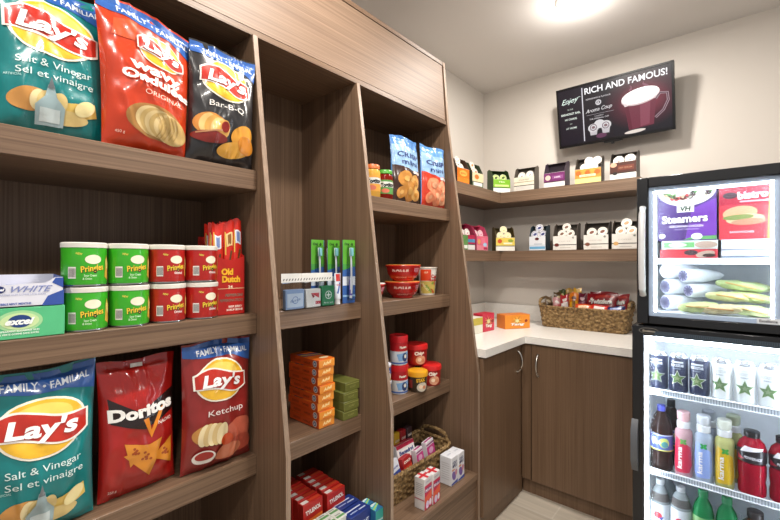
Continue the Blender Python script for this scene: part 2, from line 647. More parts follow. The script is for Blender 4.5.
def bag(W, H, T, seed, body, art, belly=.42, pinch=.05, rough=.28, nx=44, nz=60, lean_noise=.007, flare=0.0, tilt=0.0):
    Sf = bag_surface(W, H, T, seed, belly, pinch, lean_noise, flare, tilt)
    mb = MB()
    bm_ = mat(body, rough, nscale=13.0, bump=.22, coat=.5)
    for side in (-1, 1):
        vs = [Sf((i / nx - .5) * W, j / nz * H, side) for j in range(nz + 1) for i in range(nx + 1)]
        fs = []
        for j in range(nz):
            for i in range(nx):
                a = j * (nx + 1) + i
                q = [a, a + 1, a + nx + 2, a + nx + 1]
                fs.append(q if side < 0 else q[::-1])
        mb.add(vs, fs, bm_, True)
    f = lambda u, v, off: Sf(u, v, -1, off)
    def D(shape, hexc, layer=1, rough_=rough, L=.0055):
        mb.decal(shape, f, mat(hexc, rough_, nscale=13.0, bump=.22, coat=.5), .0008 + .0007 * layer, L)
    art(D, W, H)
    return mb
def family_band(W, H, D):
    w = W * .495
    D(poly([(-w, H * .985), (-w, H * .90), (-w * .2, H * .862), (w * .4, H * .865), (w, H * .80), (w, H * .985)]), '#2f5ea8', 1)
    D(txt('FAMILY', -W * .17, H * .915, .0155, W * .30, rot=-.05, bold=.015), '#e8eef6', 2)
    D(txt('\u2022 FAMILIAL', W * .225, H * .905, .0145, W * .42, rot=.0, bold=.015), '#e8eef6', 2)
def swoosh_logo(D, cx, cy, w, word="Lay's"):
    D(ell(cx, cy, w * .6, w * .47), '#f6efdc', 2)
    D(ell(cx, cy, w * .565, w * .435), '#eab62e', 3)
    D(ell(cx, cy + w * .16, w * .40, w * .22), '#f2cf62', 4)
    # red banner, S-shaped
    def ban(gr):
        top, bot = [], []
        for k in range(25):
            t = -1 + 2 * k / 24
            x = cx + t * w * (.60 + gr)
            y = cy + w * (.085 * math.sin(-t * 2.6))
            hh = w * (.20 + gr) * (1 - .32 * abs(t) ** 3)
            top.append((x, y + hh)); bot.append((x, y - hh))
        return poly(bot + top[::-1])
    D(ban(.035), '#f5f0e6', 5)
    D(ban(0), '#b92a1c', 6)
    D(txt(word, cx, cy + .01 * w, w * .25, w * .94, rot=-.10, bold=.035, shear=.12), '#ffffff', 10)
def potato_pic(D, cx, cy, s, chips='#e3c163', skin='#c98f4a'):
    D(ell(cx - s * .45, cy, s * .42, s * .26, .2), skin, 2)
    for k in range(4):
        D(ell(cx - s * (.30 - .13 * k), cy + s * .01, s * .16, s * .24, -.15), ['#ecd9a4', '#dfc583'][k % 2], 3 + k)
    D(poly([(cx + s * .1, cy - s * .2), (cx + s * .35, cy - s * .32), (cx + s * .9, cy - s * .1), (cx + s * .85, cy + s * .22), (cx + s * .5, cy + s * .12), (cx + s * .25, cy + s * .06)]), chips, 3)
    D(ell(cx + s * .2, cy - s * .3, s * .5, s * .17, .1), '#d9c07e', 7)
    D(ell(cx + s * .62, cy + s * .02, s * .26, s * .16, .7), '#eadb9f', 8)
def art_vinegar(D, W, H):
    family_band(W, H, D)
    swoosh_logo(D, 0, H * .66, W * .66)
    D(txt('Salt & Vinegar', .01 * W, H * .425, H * .042, W * .66), '#dff1ee', 2)
    D(txt('Sel et vinaigre', .02 * W, H * .355, H * .042, W * .68), '#dff1ee', 2)
    potato_pic(D, 0, H * .19, W * .44)
    # cruet bottle
    D(poly([(-.15 * W, .05 * H), (.08 * W, .05 * H), (.09 * W, .16 * H), (.02 * W, .22 * H), (-.005 * W, .29 * H), (-.055 * W, .29 * H), (-.08 * W, .22 * H), (-.16 * W, .16 * H)]), '#9db4b8', 9)
    D(rect(-.12 * W, .07 * H, .05 * W, .15 * H), '#c9d6d6', 10)
    D(poly([(-.06 * W, .27 * H), (0, .27 * H), (-.03 * W, .34 * H)]), '#6d7478', 11)
    D(txt('ARTIFICIAL', -.34 * W, H * .32, .005, W * .14), '#bfe3de', 2)
def art_wavy(D, W, H):
    family_band(W, H, D)
    D(poly([(-W * .40, H * .72), (-W * .18, H * .72), (-W * .14, H * .86), (-W * .36, H * .84)]), '#d6542e', 1)
    swoosh_logo(D, W * .10, H * .705, W * .42)
    D(txt('wavy', .03 * W, H * .545, H * .068, W * .58, rot=-.06, bold=.04, arc=.4), '#fbf4ee', 8)
    D(txt('Ondulées', .06 * W, H * .465, H * .058, W * .80, rot=-.06, bold=.04), '#fbf4ee', 8)
    D(txt('ORIGINAL', .12 * W, H * .375, H * .032, W * .46, rot=-.04), '#f6d9c8', 8)
    D(ell(.06 * W, H * .19, W * .36, H * .115, -.10), '#a9793f', 2)
    for k in range(6):
        D(ell((.0 + .05 * k) * W, H * (.195 - .008 * k), W * .20, H * .095, -.2), ['#d9c08a', '#c6a768'][k % 2], 3 + k)
    for k in range(5):
        D(ribbon([((.04 + .055 * k) * W + .012 * math.sin(q * .8), H * (.09 + .04 * q)) for q in range(5)], .0016), '#b39356', 10)
    D(txt('450 g', -.34 * W, H * .09, .006, W * .10), '#f6d9c8', 2)
def art_bbq(D, W, H):
    family_band(W, H, D)
    swoosh_logo(D, -.02 * W, H * .70, W * .60)
    D(txt('Bar-B-Q', -.02 * W, H * .485, H * .045, W * .52), '#eeeae4', 2)
    D(ell(-.24 * W, H * .30, W * .23, H * .10, -.15), '#cf8a3c', 2)
    for k in range(4): D(ell((-.30 + .07 * k) * W, H * (.31 - .012 * k), W * .10, H * .085, -.3), ['#e8c078', '#d9a552'][k % 2], 3 + k)
    D(ell(-.25 * W, H * .20, W * .24, H * .05), '#7f2017', 7)
    D(ell(-.06 * W, H * .30, W * .06, H * .045), '#8d1d12', 8)
    D(ell(.24 * W, H * .27, W * .20, H * .085, .5), '#dc9a35', 4)
    D(ell(.12 * W, H * .13, W * .26, H * .07, .2), '#e2a640', 5)
    D(ell(.30 * W, H * .19, W * .15, H * .08, -.5), '#c97f24', 6)
    D(ribbon([(-.44 * W, H * .22), (-.1 * W, H * .27)], .002), '#b9835a', 9)
def art_ketchup(D, W, H):
    family_band(W, H, D)
    swoosh_logo(D, -.02 * W, H * .69, W * .60)
    D(txt('Ketchup', .03 * W, H * .455, H * .045, W * .52), '#f0e6e2', 2)
    D(ell(-.22 * W, H * .30, W * .20, H * .08, -.1), '#c58a45', 2)
    for k in range(5): D(ell((-.28 + .06 * k) * W, H * (.30 - .004 * k), W * .075, H * .085, -.15), ['#efdcae', '#dcbf85'][k % 2], 3 + k)
    D(ell(.22 * W, H * .26, W * .24, H * .11, .3), '#c8634c', 3)
    D(ell(.28 * W, H * .15, W * .20, H * .075, -.2), '#b84e3c', 4)
    D(ell(.08 * W, H * .12, W * .20, H * .065, .1), '#d17a5a', 5)
    D(ell(.03 * W, H * .225, W * .085, H * .048), '#cf4a1c', 9)
    D(ell(-.27 * W, H * .13, W * .14, H * .055), '#e9e2da', 9)
    D(ell(-.27 * W, H * .14, W * .11, H * .035), '#a3180f', 10)
def art_doritos(D, W, H):
    D(poly([(-.42 * W, H * .74), (-.05 * W, H * .62), (.48 * W, H * .73), (.46 * W, H * .56), (.02 * W, H * .48), (-.40 * W, H * .56)]), '#231312', 1)
    D(poly([(-.02 * W, H * .56), (.06 * W, H * .56), (.10 * W, H * .46), (.22 * W, H * .60), (.30 * W, H * .62), (.10 * W, H * .40)]), '#e68a22', 2)
    D(txt('Doritos', .0, H * .625, H * .082, W * .86, rot=.03, bold=.05), '#f4f1ec', 4)
    D(txt('NACHO', .30 * W, H * .50, H * .025, W * .22, bold=.02), '#f4e3d8', 4)
    for cx, cy, s, rt in ((.02, .27, .30, .2), (.30, .25, .22, .5), (-.12, .33, .2, -.3)):
        pts = [(cx * W + s * W * math.cos(a + rt), cy * H + s * W * math.sin(a + rt)) for a in (PI / 2 + PI, PI / 6, PI - PI / 6)]
        D(poly(pts), '#d98b2d', 2)
        for k in range(7):
            a = k * 2.4; r = s * W * .3 * (k / 7)
            D(ell(cx * W + r * math.cos(a), cy * H + r * math.sin(a), .0035, .003), '#a3491b', 3)
    D(rect(-.09 * W, .945 * H, .05 * W, .975 * H), '#ded9d2', 2)
    D(txt('255 g', -.36 * W, H * .07, .006, W * .10), '#f4e3d8', 2)
def art_mini(col, blob):
    def art(D, W, H):
        D(poly([(-.495 * W, 0), (.495 * W, 0), (.495 * W, H * .50), (.1 * W, H * .49), (-.495 * W, H * .55)]), col, 1)
        D(poly([(-.495 * W, .55 * H), (.1 * W, .49 * H), (.495 * W, .5 * H), (.495 * W, .83 * H), (-.495 * W, .86 * H)]), '#93b8de', 1)
        D(txt('CRISP', .0, H * .71, H * .075, W * .76, bold=.02), '#2c3f78', 3)
        D(txt('mini', .02 * W, H * .60, H * .075, W * .58, bold=.02), '#2c3f78', 3)
        D(rect(.12 * W, .445 * H, .42 * W, .485 * H), '#e8e0d8', 3)
        for k, (x, y, s) in enumerate(((-.16, .34, .24), (.16, .30, .22), (-.02, .17, .26), (.24, .13, .18), (-.28, .14, .16))):
            D(ell(x * W, y * H, s * W, s * W * .82, k), blob[k % 2], 3 + k)
            D(ell(x * W, y * H, s * W * .35, s * W * .3, k), blob[(k + 1) % 2], 9)
    return art
TEAL, ORANGE, DARK, DRED, KETCH = '#0a7b7c', '#c63a16', '#2a292b', '#a51c17', '#8a2320'
def put_bag(mb, label, x, y, z, lean=-.05, yaw=0.0, cat='chips bag', name='chip_bag', group=None):
    return solo(mb, name, label, cat, (x, y, z + .003), Q + yaw, lean, group)
put_bag(bag(.207, .345, .09, 1.3, TEAL, art_vinegar), 'teal chip bag with vinegar cruet picture, leftmost on the top shelf', -1.175, .192, ZL[0], -.03, -.03)
put_bag(bag(.210, .345, .10, 4.1, ORANGE, art_wavy, flare=.16, tilt=.12), 'orange wavy chip bag standing between the teal and black bags on the top shelf', -1.143, .375, ZL[0], -.0, .02)
put_bag(bag(.198, .325, .085, 7.7, DARK, art_bbq, tilt=.0), 'black barbecue chip bag at the right end of the top shelf', -1.140, .568, ZL[0], .05, .0)
put_bag(bag(.21, .31, .085, 2.2, '#0d6470', art_vinegar), 'dark teal chip bag in the gap behind the orange and teal bags', -1.33, .30, ZL[0], -.03, 0)
put_bag(bag(.200, .348, .10, 11.5, TEAL, art_vinegar, flare=.10, tilt=-.04), 'teal chip bag with vinegar cruet picture, leftmost on the bottom shelf of its bay', -1.155, .172, ZL[2], -.05, .0)
put_bag(bag(.180, .335, .085, 15.2, DRED, art_doritos, rough=.22), 'red tortilla chip bag between the teal and maroon bags', -1.175, .368, ZL[2], -.03, .06)
put_bag(bag(.205, .36, .095, 19.6, KETCH, art_ketchup), 'maroon ketchup chip bag at the right end of the bottom shelf of its bay', -1.150, .563, ZL[2], -.0, .0)
put_bag(bag(.186, .305, .07, 23.3, '#4f84c4', art_mini('#3c2118', ('#c88a3f', '#dba85c')), pinch=.03), 'blue and brown mini crisp bag beside the salsa jars', -1.175, 1.468, ZR[0], -.03, -.04)
put_bag(bag(.190, .298, .065, 27.9, '#5a92cf', art_mini('#cf3a1e', ('#e58a63', '#eaa983')), pinch=.03), 'blue and red mini crisp bag beside the end upright', -1.155, 1.662, ZR[0], -.02, -.04)

# ================================================================== SMALL SNACK CANS
CR, CH = .0435, .1
def snack_can(color, original):
    mb = MB()
    body = mat(color, .3, coat=.3)
    mb.lathe([(CR - .001, .0035), (CR, .006), (CR, CH - .012)], body, 36, cap=False)
    f = cyl(CR)
    D = lambda s, h, l=1: mb.decal(s, f, mat(h, .35), .0005 * l, .008)
    D(ell(.006, .061, .0165, .0105), '#f1e9cf', 1)
    D(txt('Pringles', .005, .041, .0135, .046, rot=.14, bold=.05, shear=.1), '#2b2117', 1)
    D(txt('Pringles', .0045, .0415, .0135, .046, rot=.14, bold=.02, shear=.1), '#f2cf3b', 2)
    D(rect(-.043, .018, -.027, .044), '#e9e6df', 1)
    for k in range(6): D(rect(-.041 + k * .0024, .021, -.041 + k * .0024 + .0011, .041), '#30303a', 2)
    D(txt('NEW', -.021, .074, .0045, .012, rot=-.2, bold=.03), '#e7d95a', 1)
    if original:
        D(txt('Original', .010, .0265, .0062, .022, bold=.02), '#f6ece6', 1)
    else:
        D(txt('Sour Cream', .0, .0245, .005, .024, bold=.02), '#cdeec2', 1)
        D(txt('& Onion', -.006, .0175, .005, .017, bold=.02), '#cdeec2', 1)
    D(poly([(.034, .020), (.048, .012), (.050, .055), (.040, .072), (.036, .048)]), '#e8b04a', 1)
    D(ell(.042, .05, .006, .014, .2), '#f1cf74', 2)
    root_parts = []
    lid = MB()
    lid.lathe([(CR - .003, CH - .012), (CR + .0012, CH - .012), (CR + .0016, CH - .002), (CR - .001, CH), (CR - .006, CH - .0015)], mat('#e6e2d8', .4), 36)
    base = MB()
    base.lathe([(CR - .004, .001), (CR - .001, 0), (CR + .0008, .001), (CR + .0008, .0035), (CR - .001, .0045)], mat('#bcbcbc', .25, 1.0), 36)
    return mb, lid, base
def can_thing(color, original, label, loc, rz, group):
    t = thing('snack_can', label, 'snack can', loc, rz, 0, group)
    b_, l_, s_ = snack_can(color, original)
    b_.build('can_body', t, None); l_.build('lid', t, None, 'cream plastic lid'); s_.build('metal_base', t, None)
    return t
G = 'short snack cans stacked two high'
CY = [.253, .343, .433, .523]
yaws = [.02, .04, .06, .10]
names = {(0, 0): 'green snack can at the bottom left of the stack, beside the green gum box',
         (0, 1): 'green snack can at the top left of the stack of cans',
         (1, 0): 'second green snack can of the bottom row, touching a red can',
         (1, 1): 'second green snack can of the top row, touching a red can',
         (2, 0): 'red snack can of the bottom row, touching a green can',
         (2, 1): 'red snack can of the top row, touching a green can',
         (3, 0): 'red snack can of the bottom row, next to the red stick display box',
         (3, 1): 'red snack can of the top row, next to the red stick display box'}
protos = {}
for c in range(4):
    for r in range(2):
        kind = c >= 2
        loc = (-1.163, CY[c] + (0 if r == 0 else -.002), ZL[1] + .001 + r * .1022)
        rz = Q + yaws[c] + (.03 if r else -.02)
        if kind not in protos:
            protos[kind] = can_thing('#b4201c' if kind else '#3cae26', kind, names[(c, r)], loc, rz, G)
        else:
            dup(protos[kind], names[(c, r)], loc, rz, None, G)

# ================================================================== CARTONS
def carton(W, D_, H, hexc, rough=.4, bev=.0012):
    return MB().box(-W / 2, W / 2, -D_ / 2, D_ / 2, 0, H, mat(hexc, rough), bev)
def dd(mb, f, rough=.4, L=.05, o=.0005):
    return lambda s, h, l=1: mb.decal(s, f, mat(h, rough), o * l, L)
# gum display boxes
W_, D_, H_ = .17, .10, .064
mb = carton(W_, D_, H_, '#55b981')
D = dd(mb, front(-D_ / 2))
D(ell(.012, .036, .036, .022), '#9fd39a', 1)
D(ell(.012, .036, .030, .017), '#c7dfa4', 2)
D(ell(.012, .036, .0185, .013), '#1f3f7d', 3)
D(txt('excel', .012, .036, .0125, .046, bold=.05, shear=.35), '#f4f7f4', 4)
D(txt('SPEARMINT SUGARFREE GUM', .012, .0165, .0035, .06, bold=.03), '#e6f3e6', 2)
D(txt('MENTHE VERTE GOMME SANS SUCRE', .004, .0105, .0035, .075, bold=.03), '#e6f3e6', 2)
solo(mb, 'gum_box', 'green chewing gum carton lying under the white and blue gum carton', 'gum box', (-1.17, .122, ZL[1] + .001), Q)
t = thing('gum_box', 'white and blue chewing gum display carton on top of the green one', 'gum box', (-1.17, .120, ZL[1] + .0665), Q)
mb = MB()
h = .052
wht = mat('#d8d9e4', .4)
mb.prism([(-W_ / 2, 0), (W_ / 2, 0), (W_ / 2, h + .007), (W_ / 2 - .015, h + .007), (W_ / 2 - .03, h - .004), (-.04, h - .008), (-.056, h + .003), (-W_ / 2, h + .003)], 'Y', -D_ / 2, -D_ / 2 + .0015, wht)
mb.prism([(-D_ / 2, 0), (D_ / 2, 0), (D_ / 2, h + .012), (-D_ / 2, h + .007)], 'X', W_ / 2 - .0015, W_ / 2, mat('#3f5aa8', .4))
mb.prism([(-D_ / 2, 0), (D_ / 2, 0), (D_ / 2, h + .012), (-D_ / 2, h + .003)], 'X', -W_ / 2, -W_ / 2 + .0015, mat('#3f5aa8', .4))
mb.box(-W_ / 2, W_ / 2, D_ / 2 - .0015, D_ / 2, 0, h + .012, wht)
mb.box(-W_ / 2, W_ / 2, -D_ / 2, D_ / 2, 0, .0015, wht)
D = dd(mb, front(-D_ / 2))
D(poly([(-W_ / 2, 0), (-.075, 0), (-.05, h - .0075), (-.056, h + .002), (-W_ / 2, h + .002)]), '#34519f', 1)
D(poly([(.048, 0), (W_ / 2, 0), (W_ / 2, .032), (.058, .020)]), '#34519f', 1)
D(poly([(W_ / 2 - .02, .048), (W_ / 2 - .001, .036), (W_ / 2 - .001, h + .006), (W_ / 2 - .014, h + .006)]), '#34519f', 1)
D(ell(-.018, .036, .010, .0072), '#1f2d66', 2)
D(txt('excel', -.018, .036, .005, .017, bold=.05, shear=.3), '#f4f4f8', 3)
D(txt('WHITE', .033, .036, .0125, .066, bold=.01, shear=.45), '#7b86b8', 2)
D(txt('SUGARFREE GUM GOMME SANS SUCRE', .015, .025, .0035, .08), '#8f97bd', 2)
D(txt('BUBBLE MINT MENTHE', .005, .0065, .004, .052, bold=.03), '#34519f', 2)
mb.build('carton', t)
for k in range(6):
    MB().box(-.078 + k * .026, -.055 + k * .026, -.045, .045, .002, .043, mat('#aab2d6', .35), .002).build('gum_pack', t)

# stick display box with tall sticks in it
W_, D_, H_ = .09, .12, .175
SX, SY = -1.21, .605
t = thing('display_box', 'tall red cardboard display box for sticks next to the red cans', 'display box', (SX, SY, ZL[1] + .001), Q - .03)
red = mat('#b3201a', .38)
mb = MB()
n_ = 12
fpts = [(-W_ / 2, 0), (W_ / 2, 0), (W_ / 2, H_)] + [(W_ / 2 - W_ * k / n_, H_ - .012 * math.sin(PI * k / n_)) for k in range(1, n_)] + [(-W_ / 2, H_)]
mb.prism(fpts, 'Y', -D_ / 2, -D_ / 2 + .0015, red)
for sx in (-1, 1):
    mb.prism([(-D_ / 2, 0), (D_ / 2, 0), (D_ / 2, H_ + .06), (-D_ / 2, H_)], 'X', sx * W_ / 2 - (.0015 if sx > 0 else 0), sx * W_ / 2 + (.0015 if sx < 0 else 0), red)
mb.box(-W_ / 2, W_ / 2, D_ / 2 - .0015, D_ / 2, 0, H_ + .06, red)
mb.box(-W_ / 2, W_ / 2, -D_ / 2, D_ / 2, 0, .0015, red)
D = dd(mb, front(-D_ / 2))
for dx, hx, l in ((0, '#7d130d', 1), (-.0012, '#f0b52c', 2)):
    D(txt('Old', -.008 + dx, .128, .017, .036, bold=.06), hx, l)
    D(txt('Dutch', .004 + dx, .106, .017, .056, bold=.06), hx, l)
D(rect(-.045, .0772, .045, .0785), '#f3d9a8', 1)
D(txt('24', .0, .083, .008, .014, bold=.03), '#f6e6c8', 2)
D(txt('PEPPERONI', .012, .058, .0085, .055, bold=.03, shear=.2), '#7d6a5c', 1)
D(txt('PEPPERONI STICKS', .004, .043, .0075, .072, bold=.03, shear=.2), '#7d6a5c', 1)
D(txt('BEEF JERKY', .016, .024, .0055, .042, bold=.03), '#f6e6d8', 1)
D(txt('BOEUF SECHE', .014, .0145, .0055, .05, bold=.03), '#f6e6d8', 1)
mb.build('carton', t)
slot = [(-.030, -.045, 'front left'), (.004, -.046, 'front centre'), (.032, -.044, 'front right'), (-.028, -.015, 'middle left'), (.006, -.012, 'middle'), (.031, -.014, 'middle right'), (-.022, .028, 'rear left'), (.022, .03, 'rear right')]
for k, (dx, dy, nm) in enumerate(slot):
    mb = MB()
    sf = bag_surface(.032, .268 + .008 * (k % 3), .012, 40 + k, .5, .02, .0015)
    Hs = .268 + .008 * (k % 3)
    for side in (-1, 1):
        vs = [sf((i / 8 - .5) * .032, j / 24 * Hs, side) for j in range(25) for i in range(9)]
        fs = []
        for j in range(24):
            for i in range(8):
                a = j * 9 + i
                q = [a, a + 1, a + 10, a + 9]
                fs.append(q if side < 0 else q[::-1])
        mb.add(vs, fs, mat('#c8281c', .25, coat=.4), True)
    ff = lambda u, v, off, sf=sf: sf(u, v, -1, off)
    D = dd(mb, ff, .3, .008, .0006)
    D(rect(-.009, Hs - .075, .009, Hs - .035), '#d8dce2' if k % 2 == 0 else '#e5c98c', 1)
    D(rect(-.005, Hs - .07, .005, Hs - .04), '#6f7fb0' if k % 2 == 0 else '#8b5a2e', 2)
    D(ribbon([(-.008, Hs - .16), (.006, Hs - .09)], .003), '#5c3a1c', 1)
    D(ribbon([(-.012, Hs - .1), (-.011, Hs - .03)], .0016), '#d8b24a', 1)
    c, s_ = math.cos(Q - .03), math.sin(Q - .03)
    solo(mb, 'snack_stick', f'red wrapped snack stick standing at the {nm} of the red display box', 'snack stick',
         (SX + dx * c - dy * s_, SY + dx * s_ + dy * c, ZL[1] + .0045), Q - .03 + .1 * (k % 3 - 1), -.02, 'snack sticks in the red display box', ry=.0)

# ------------------------------------------------------------------ toiletries
def brush_pack(label, x, y, z, yaw, accent, rx=0.0):
    t = thing('toothbrush_pack', label, 'toothbrush', (x, y, z + .001), Q + yaw, rx, 'toothbrush packs behind the toiletry pouches')
    W_, H_ = .058, .24
    mb = MB().box(-W_ / 2, W_ / 2, 0, .0015, 0, H_, mat('#3c67ae', .35))
    D = dd(mb, front(0), .35)
    D(rect(-W_ / 2, H_ * .62, W_ / 2, H_), '#5fae35', 1)
    D(poly([(-W_ / 2, H_ * .62), (W_ / 2, H_ * .62), (W_ / 2, H_ * .58), (-W_ / 2, H_ * .52)]), '#4c9f46', 1)
    D(rect(-W_ / 2, H_ * .28, W_ / 2, H_ * .42), '#dfe6ee', 1)
    D(txt('Oral', -.010, H_ * .935, .009, .022, bold=.04), '#16311a', 2)
    D(txt('-B', .013, H_ * .935, .009, .012, bold=.04), '#16311a', 2)
    D(rect(-W_ / 2, H_ * .10, W_ / 2, H_ * .13), '#9cc4e6', 2)
    mb.build('card', t)
    mb = MB()
    pth = [(0, -.012 - .004 * math.sin(3 * q / 14), .02 + (H_ - .07) * q / 14) for q in range(15)]
    mb.tube(pth, .0045, mat('#e8ecf2', .3), 8, rf=lambda i: .0055 if i < 7 else .0036)
    mb.box(-.006, .006, -.014, -.010, H_ - .062, H_ - .03, mat('#e8ecf2', .3), .001)
    mb.box(-.0052, .0052, -.024, -.013, H_ - .061, H_ - .031, mat('#8fd0da', .6), .001)
    mb.tube([(0, -.0125, .03 + .015 * q) for q in range(5)], .0062, mat(accent, .4), 8)
    mb.build('brush', t)
    MB().box(-.013, .013, -.028, -.0005, .012, H_ - .022, film, .006, seg=2).build('blister', t)
    return t
brush_pack('leftmost toothbrush pack standing behind the white pouches', -1.215, .985, ZM[0], -.03, '#4b74c4')
brush_pack('toothbrush pack turned edge-on between two others', -1.235, 1.035, ZM[0], .85, '#1f7a4a')
brush_pack('toothbrush pack just left of the frontmost one', -1.185, 1.04, ZM[0], -.05, '#2f8f78')
brush_pack('frontmost toothbrush pack at the right end of its shelf', -1.13, 1.068, ZM[0], -.1, '#6f63b8')
def pouch(label, x, y, z, W_, yaw, inner, arts, cont):
    t = thing('toiletry_pouch', label, 'toiletry pouch', (x, y, z + .001), Q + yaw, 0, 'clear toiletry pouches with white headers')
    H_ = .118
    mb = MB().box(-W_ / 2, W_ / 2, -.0012, .0012, H_ - .03, H_, mat('#e2e0da', .45))
    D = dd(mb, front(-.0012), .4)
    k = -W_ / 2 + .006
    while k < W_ / 2 - .006:
        D(poly([(k, H_ - .024), (k + .003, H_ - .024), (k + .007, H_ - .017), (k + .003, H_ - .017)]), '#222226', 1)
        k += .0115
    mb.build('header_card', t)
    MB().box(-W_ / 2, W_ / 2, -.022, .002, .0, H_ - .029, film, .004).build('film_pocket', t)
    mb = MB().box(-W_ / 2 + .004, W_ / 2 - .004, -.020, -.002, .001, cont, mat(inner, .35), .002)
    arts(dd(mb, front(-.020), .35), W_, cont)
    mb.build('carton', t)
def a_floss(D, W, h):
    D(rect(-W * .38, h * .12, W * .38, h * .8), '#c9d8ea', 1)
    D(ringsh(0, h * .47, .010, .012), '#5f84c0', 2)
    D(txt('floss', 0, h * .47, .009, W * .5, rot=.2, shear=.2), '#4469aa', 3)
def a_red(D, W, h):
    D(poly([(-W * .18, h * .78), (W * .32, h * .78), (W * .32, h * .5)]), '#c2202a', 1)
    D(poly([(-W * .18, h * .78), (W * .05, h * .62), (-W * .05, h * .5)]), '#8c1a24', 2)
    D(rect(W * .1, h * .18, W * .42, h * .34), '#b82a30', 1)
def a_green(D, W, h):
    D(ringsh(0, h * .55, .012, .0145), '#e2efe6', 2)
    D(rect(-.002, h * .55 - .009, .002, h * .55 + .009), '#e2efe6', 2)
    D(rect(-.009, h * .55 - .002, .009, h * .55 + .002), '#e2efe6', 2)
    D(txt('first aid', 0, h * .18, .005, W * .6), '#e2efe6', 2)
pouch('clear toiletry pouch with a pale blue carton beside the upright', -1.128, .806, ZM[0], .082, 0, '#8fa9d2', a_floss, .066)
pouch('clear toiletry pouch with a white and red carton', -1.128, .882, ZM[0], .072, .03, '#e4e2de', a_red, .064)
pouch('clear toiletry pouch with a green carton and white cross', -1.130, .950, ZM[0], .066, -.03, '#12804a', a_green, .072)
t = thing('toothpaste_tube', 'small white and blue toothpaste tube standing on its cap in front of the toothbrushes', 'toothpaste', (-1.132, 1.012, ZM[0] + .001), Q)
MB().lathe([(.010, 0), (.0105, .002), (.0095, .020)], mat('#e4e6ea', .35), 20).build('cap', t)
mb = MB()
tb = []
for j in range(13):
    v = j / 12
    for k in range(20):
        a = 2 * PI * k / 20
        tb.append(((.0115 + .0045 * v) * math.sin(a), -(.0115 * (1 - v) + .001) * math.cos(a), .020 + .095 * v))
mb.add(tb, [[j * 20 + k, j * 20 + (k + 1) % 20, (j + 1) * 20 + (k + 1) % 20, (j + 1) * 20 + k] for j in range(12) for k in range(20)], mat('#dfe4ee', .3), True)
tf = lambda u, v, off: Vector((u, -((.0115 * (1 - (v - .02) / .095) + .0012) * math.sqrt(max(0, 1 - (u / (.0115 + .0045 * (v - .02) / .095)) ** 2)) + off), v))
D = dd(mb, tf, .3, .008)
D(rect(-.010, .085, .010, .112), '#c7302c', 1)
D(ribbon([(-.007, .04), (0, .06), (.006, .08)], .003), '#3f66b4', 1)
D(txt('Crest', 0, .072, .006, .018, rot=0, bold=.03), '#c7302c', 2)
mb.build('tube', t)

# ------------------------------------------------------------------ orange cartons, olive cartons
W_, D_, H_ = .072, .172, .0305
def orange_box(ztop=False):
    mb = carton(W_, D_, H_ - .0006, '#dd6a1c')
    D = dd(mb, front(-D_ / 2))
    D(rect(-W_ / 2 + .001, .001, W_ / 2 - .001, H_ - .002), '#e88f22', 1)
    D(txt('Advil', 0, H_ * .55, .011, .040, rot=.12, bold=.03, shear=.25), '#f7e2a6', 2)
    D(rect(-.02, .003, .022, .006), '#d46a17', 2)
    D = dd(mb, leftf(-W_ / 2))
    D(rect(-D_ / 2 + .001, .001, D_ / 2 - .001, H_ - .002), '#d9531f', 1)
    D(ell(D_ / 2 - .022, H_ / 2, .0118, .0118), '#e9e0d2', 2)
    D(ell(D_ / 2 - .022, H_ / 2, .0085, .0085), '#4c60a0', 3)
    D(txt('24', D_ / 2 - .022, H_ / 2, .008, .010, bold=.05), '#f0ece4', 4)
    D(txt('CAPSULES', .018, H_ * .42, .007, .038, bold=.03), '#8a2c12', 2)
    D(rect(-.062, H_ * .3, -.02, H_ * .6), '#b8431a', 2)
    D = dd(mb, topf(H_ - .0006))
    D(poly([(-W_ / 2, .05), (W_ / 2, .02), (W_ / 2, -.02), (-W_ / 2, 0)]), '#4a3a78', 1)
    D(poly([(-W_ / 2, .03), (W_ / 2, .0), (W_ / 2, -.01), (-W_ / 2, .015)]), '#c8a832', 2)
    D(ell(.01, -.055, .02, .012), '#e8d9b0', 1)
    return mb
o0 = None
ordn = ['lowest', 'second from the bottom', 'third from the bottom', 'fourth from the bottom', 'fifth from the bottom', 'sixth from the bottom', 'second from the top', 'topmost']
for k in range(8):
    lab = f'orange medicine carton in the tall stack, {ordn[k]}'
    loc = (-1.212 + .004 * math.sin(k * 2.1), .954 + .002 * math.sin(k * 1.7 + 1), ZM[1] + .001 + k * H_)
    rz = Q + .015 * math.sin(k * 3.3)
    if o0 is None: o0 = solo(orange_box(), 'medicine_box', lab, 'medicine box', loc, rz, 0, 'orange cartons in the tall stack')
    else: dup(o0, lab, loc, rz, None, 'orange cartons in the tall stack')
W_, D_, H_ = .075, .12, .034
def olive_box():
    mb = carton(W_, D_, H_ - .0006, '#6a6d33')
    D = dd(mb, front(-D_ / 2))
    D(rect(-W_ / 2 + .004, H_ - .008, W_ / 2 - .004, H_ - .006), '#a7a862', 1)
    D(txt('SOAP', 0, H_ * .45, .007, .03, bold=.01), '#99995a', 1)
    return mb
g0 = None
for k, (dx, dy, nm) in enumerate(((0, 0, 'bottom of the small stack beside the orange cartons'), (.002, .001, 'second of the small stack beside the orange cartons'), (0, 0, 'third of the small stack beside the orange cartons'), (-.005, .012, 'on top of the small stack, set to the right'))):
    lab = 'olive green carton, ' + nm
    loc = (-1.175 + dx, 1.066 + dy, ZM[1] + .001 + k * H_)
    if g0 is None: g0 = solo(olive_box(), 'soap_box', lab, 'carton', loc, Q - .04, 0, 'olive green cartons')
    else: dup(g0, lab, loc, Q - .04 + .02 * k, None, 'olive green cartons')

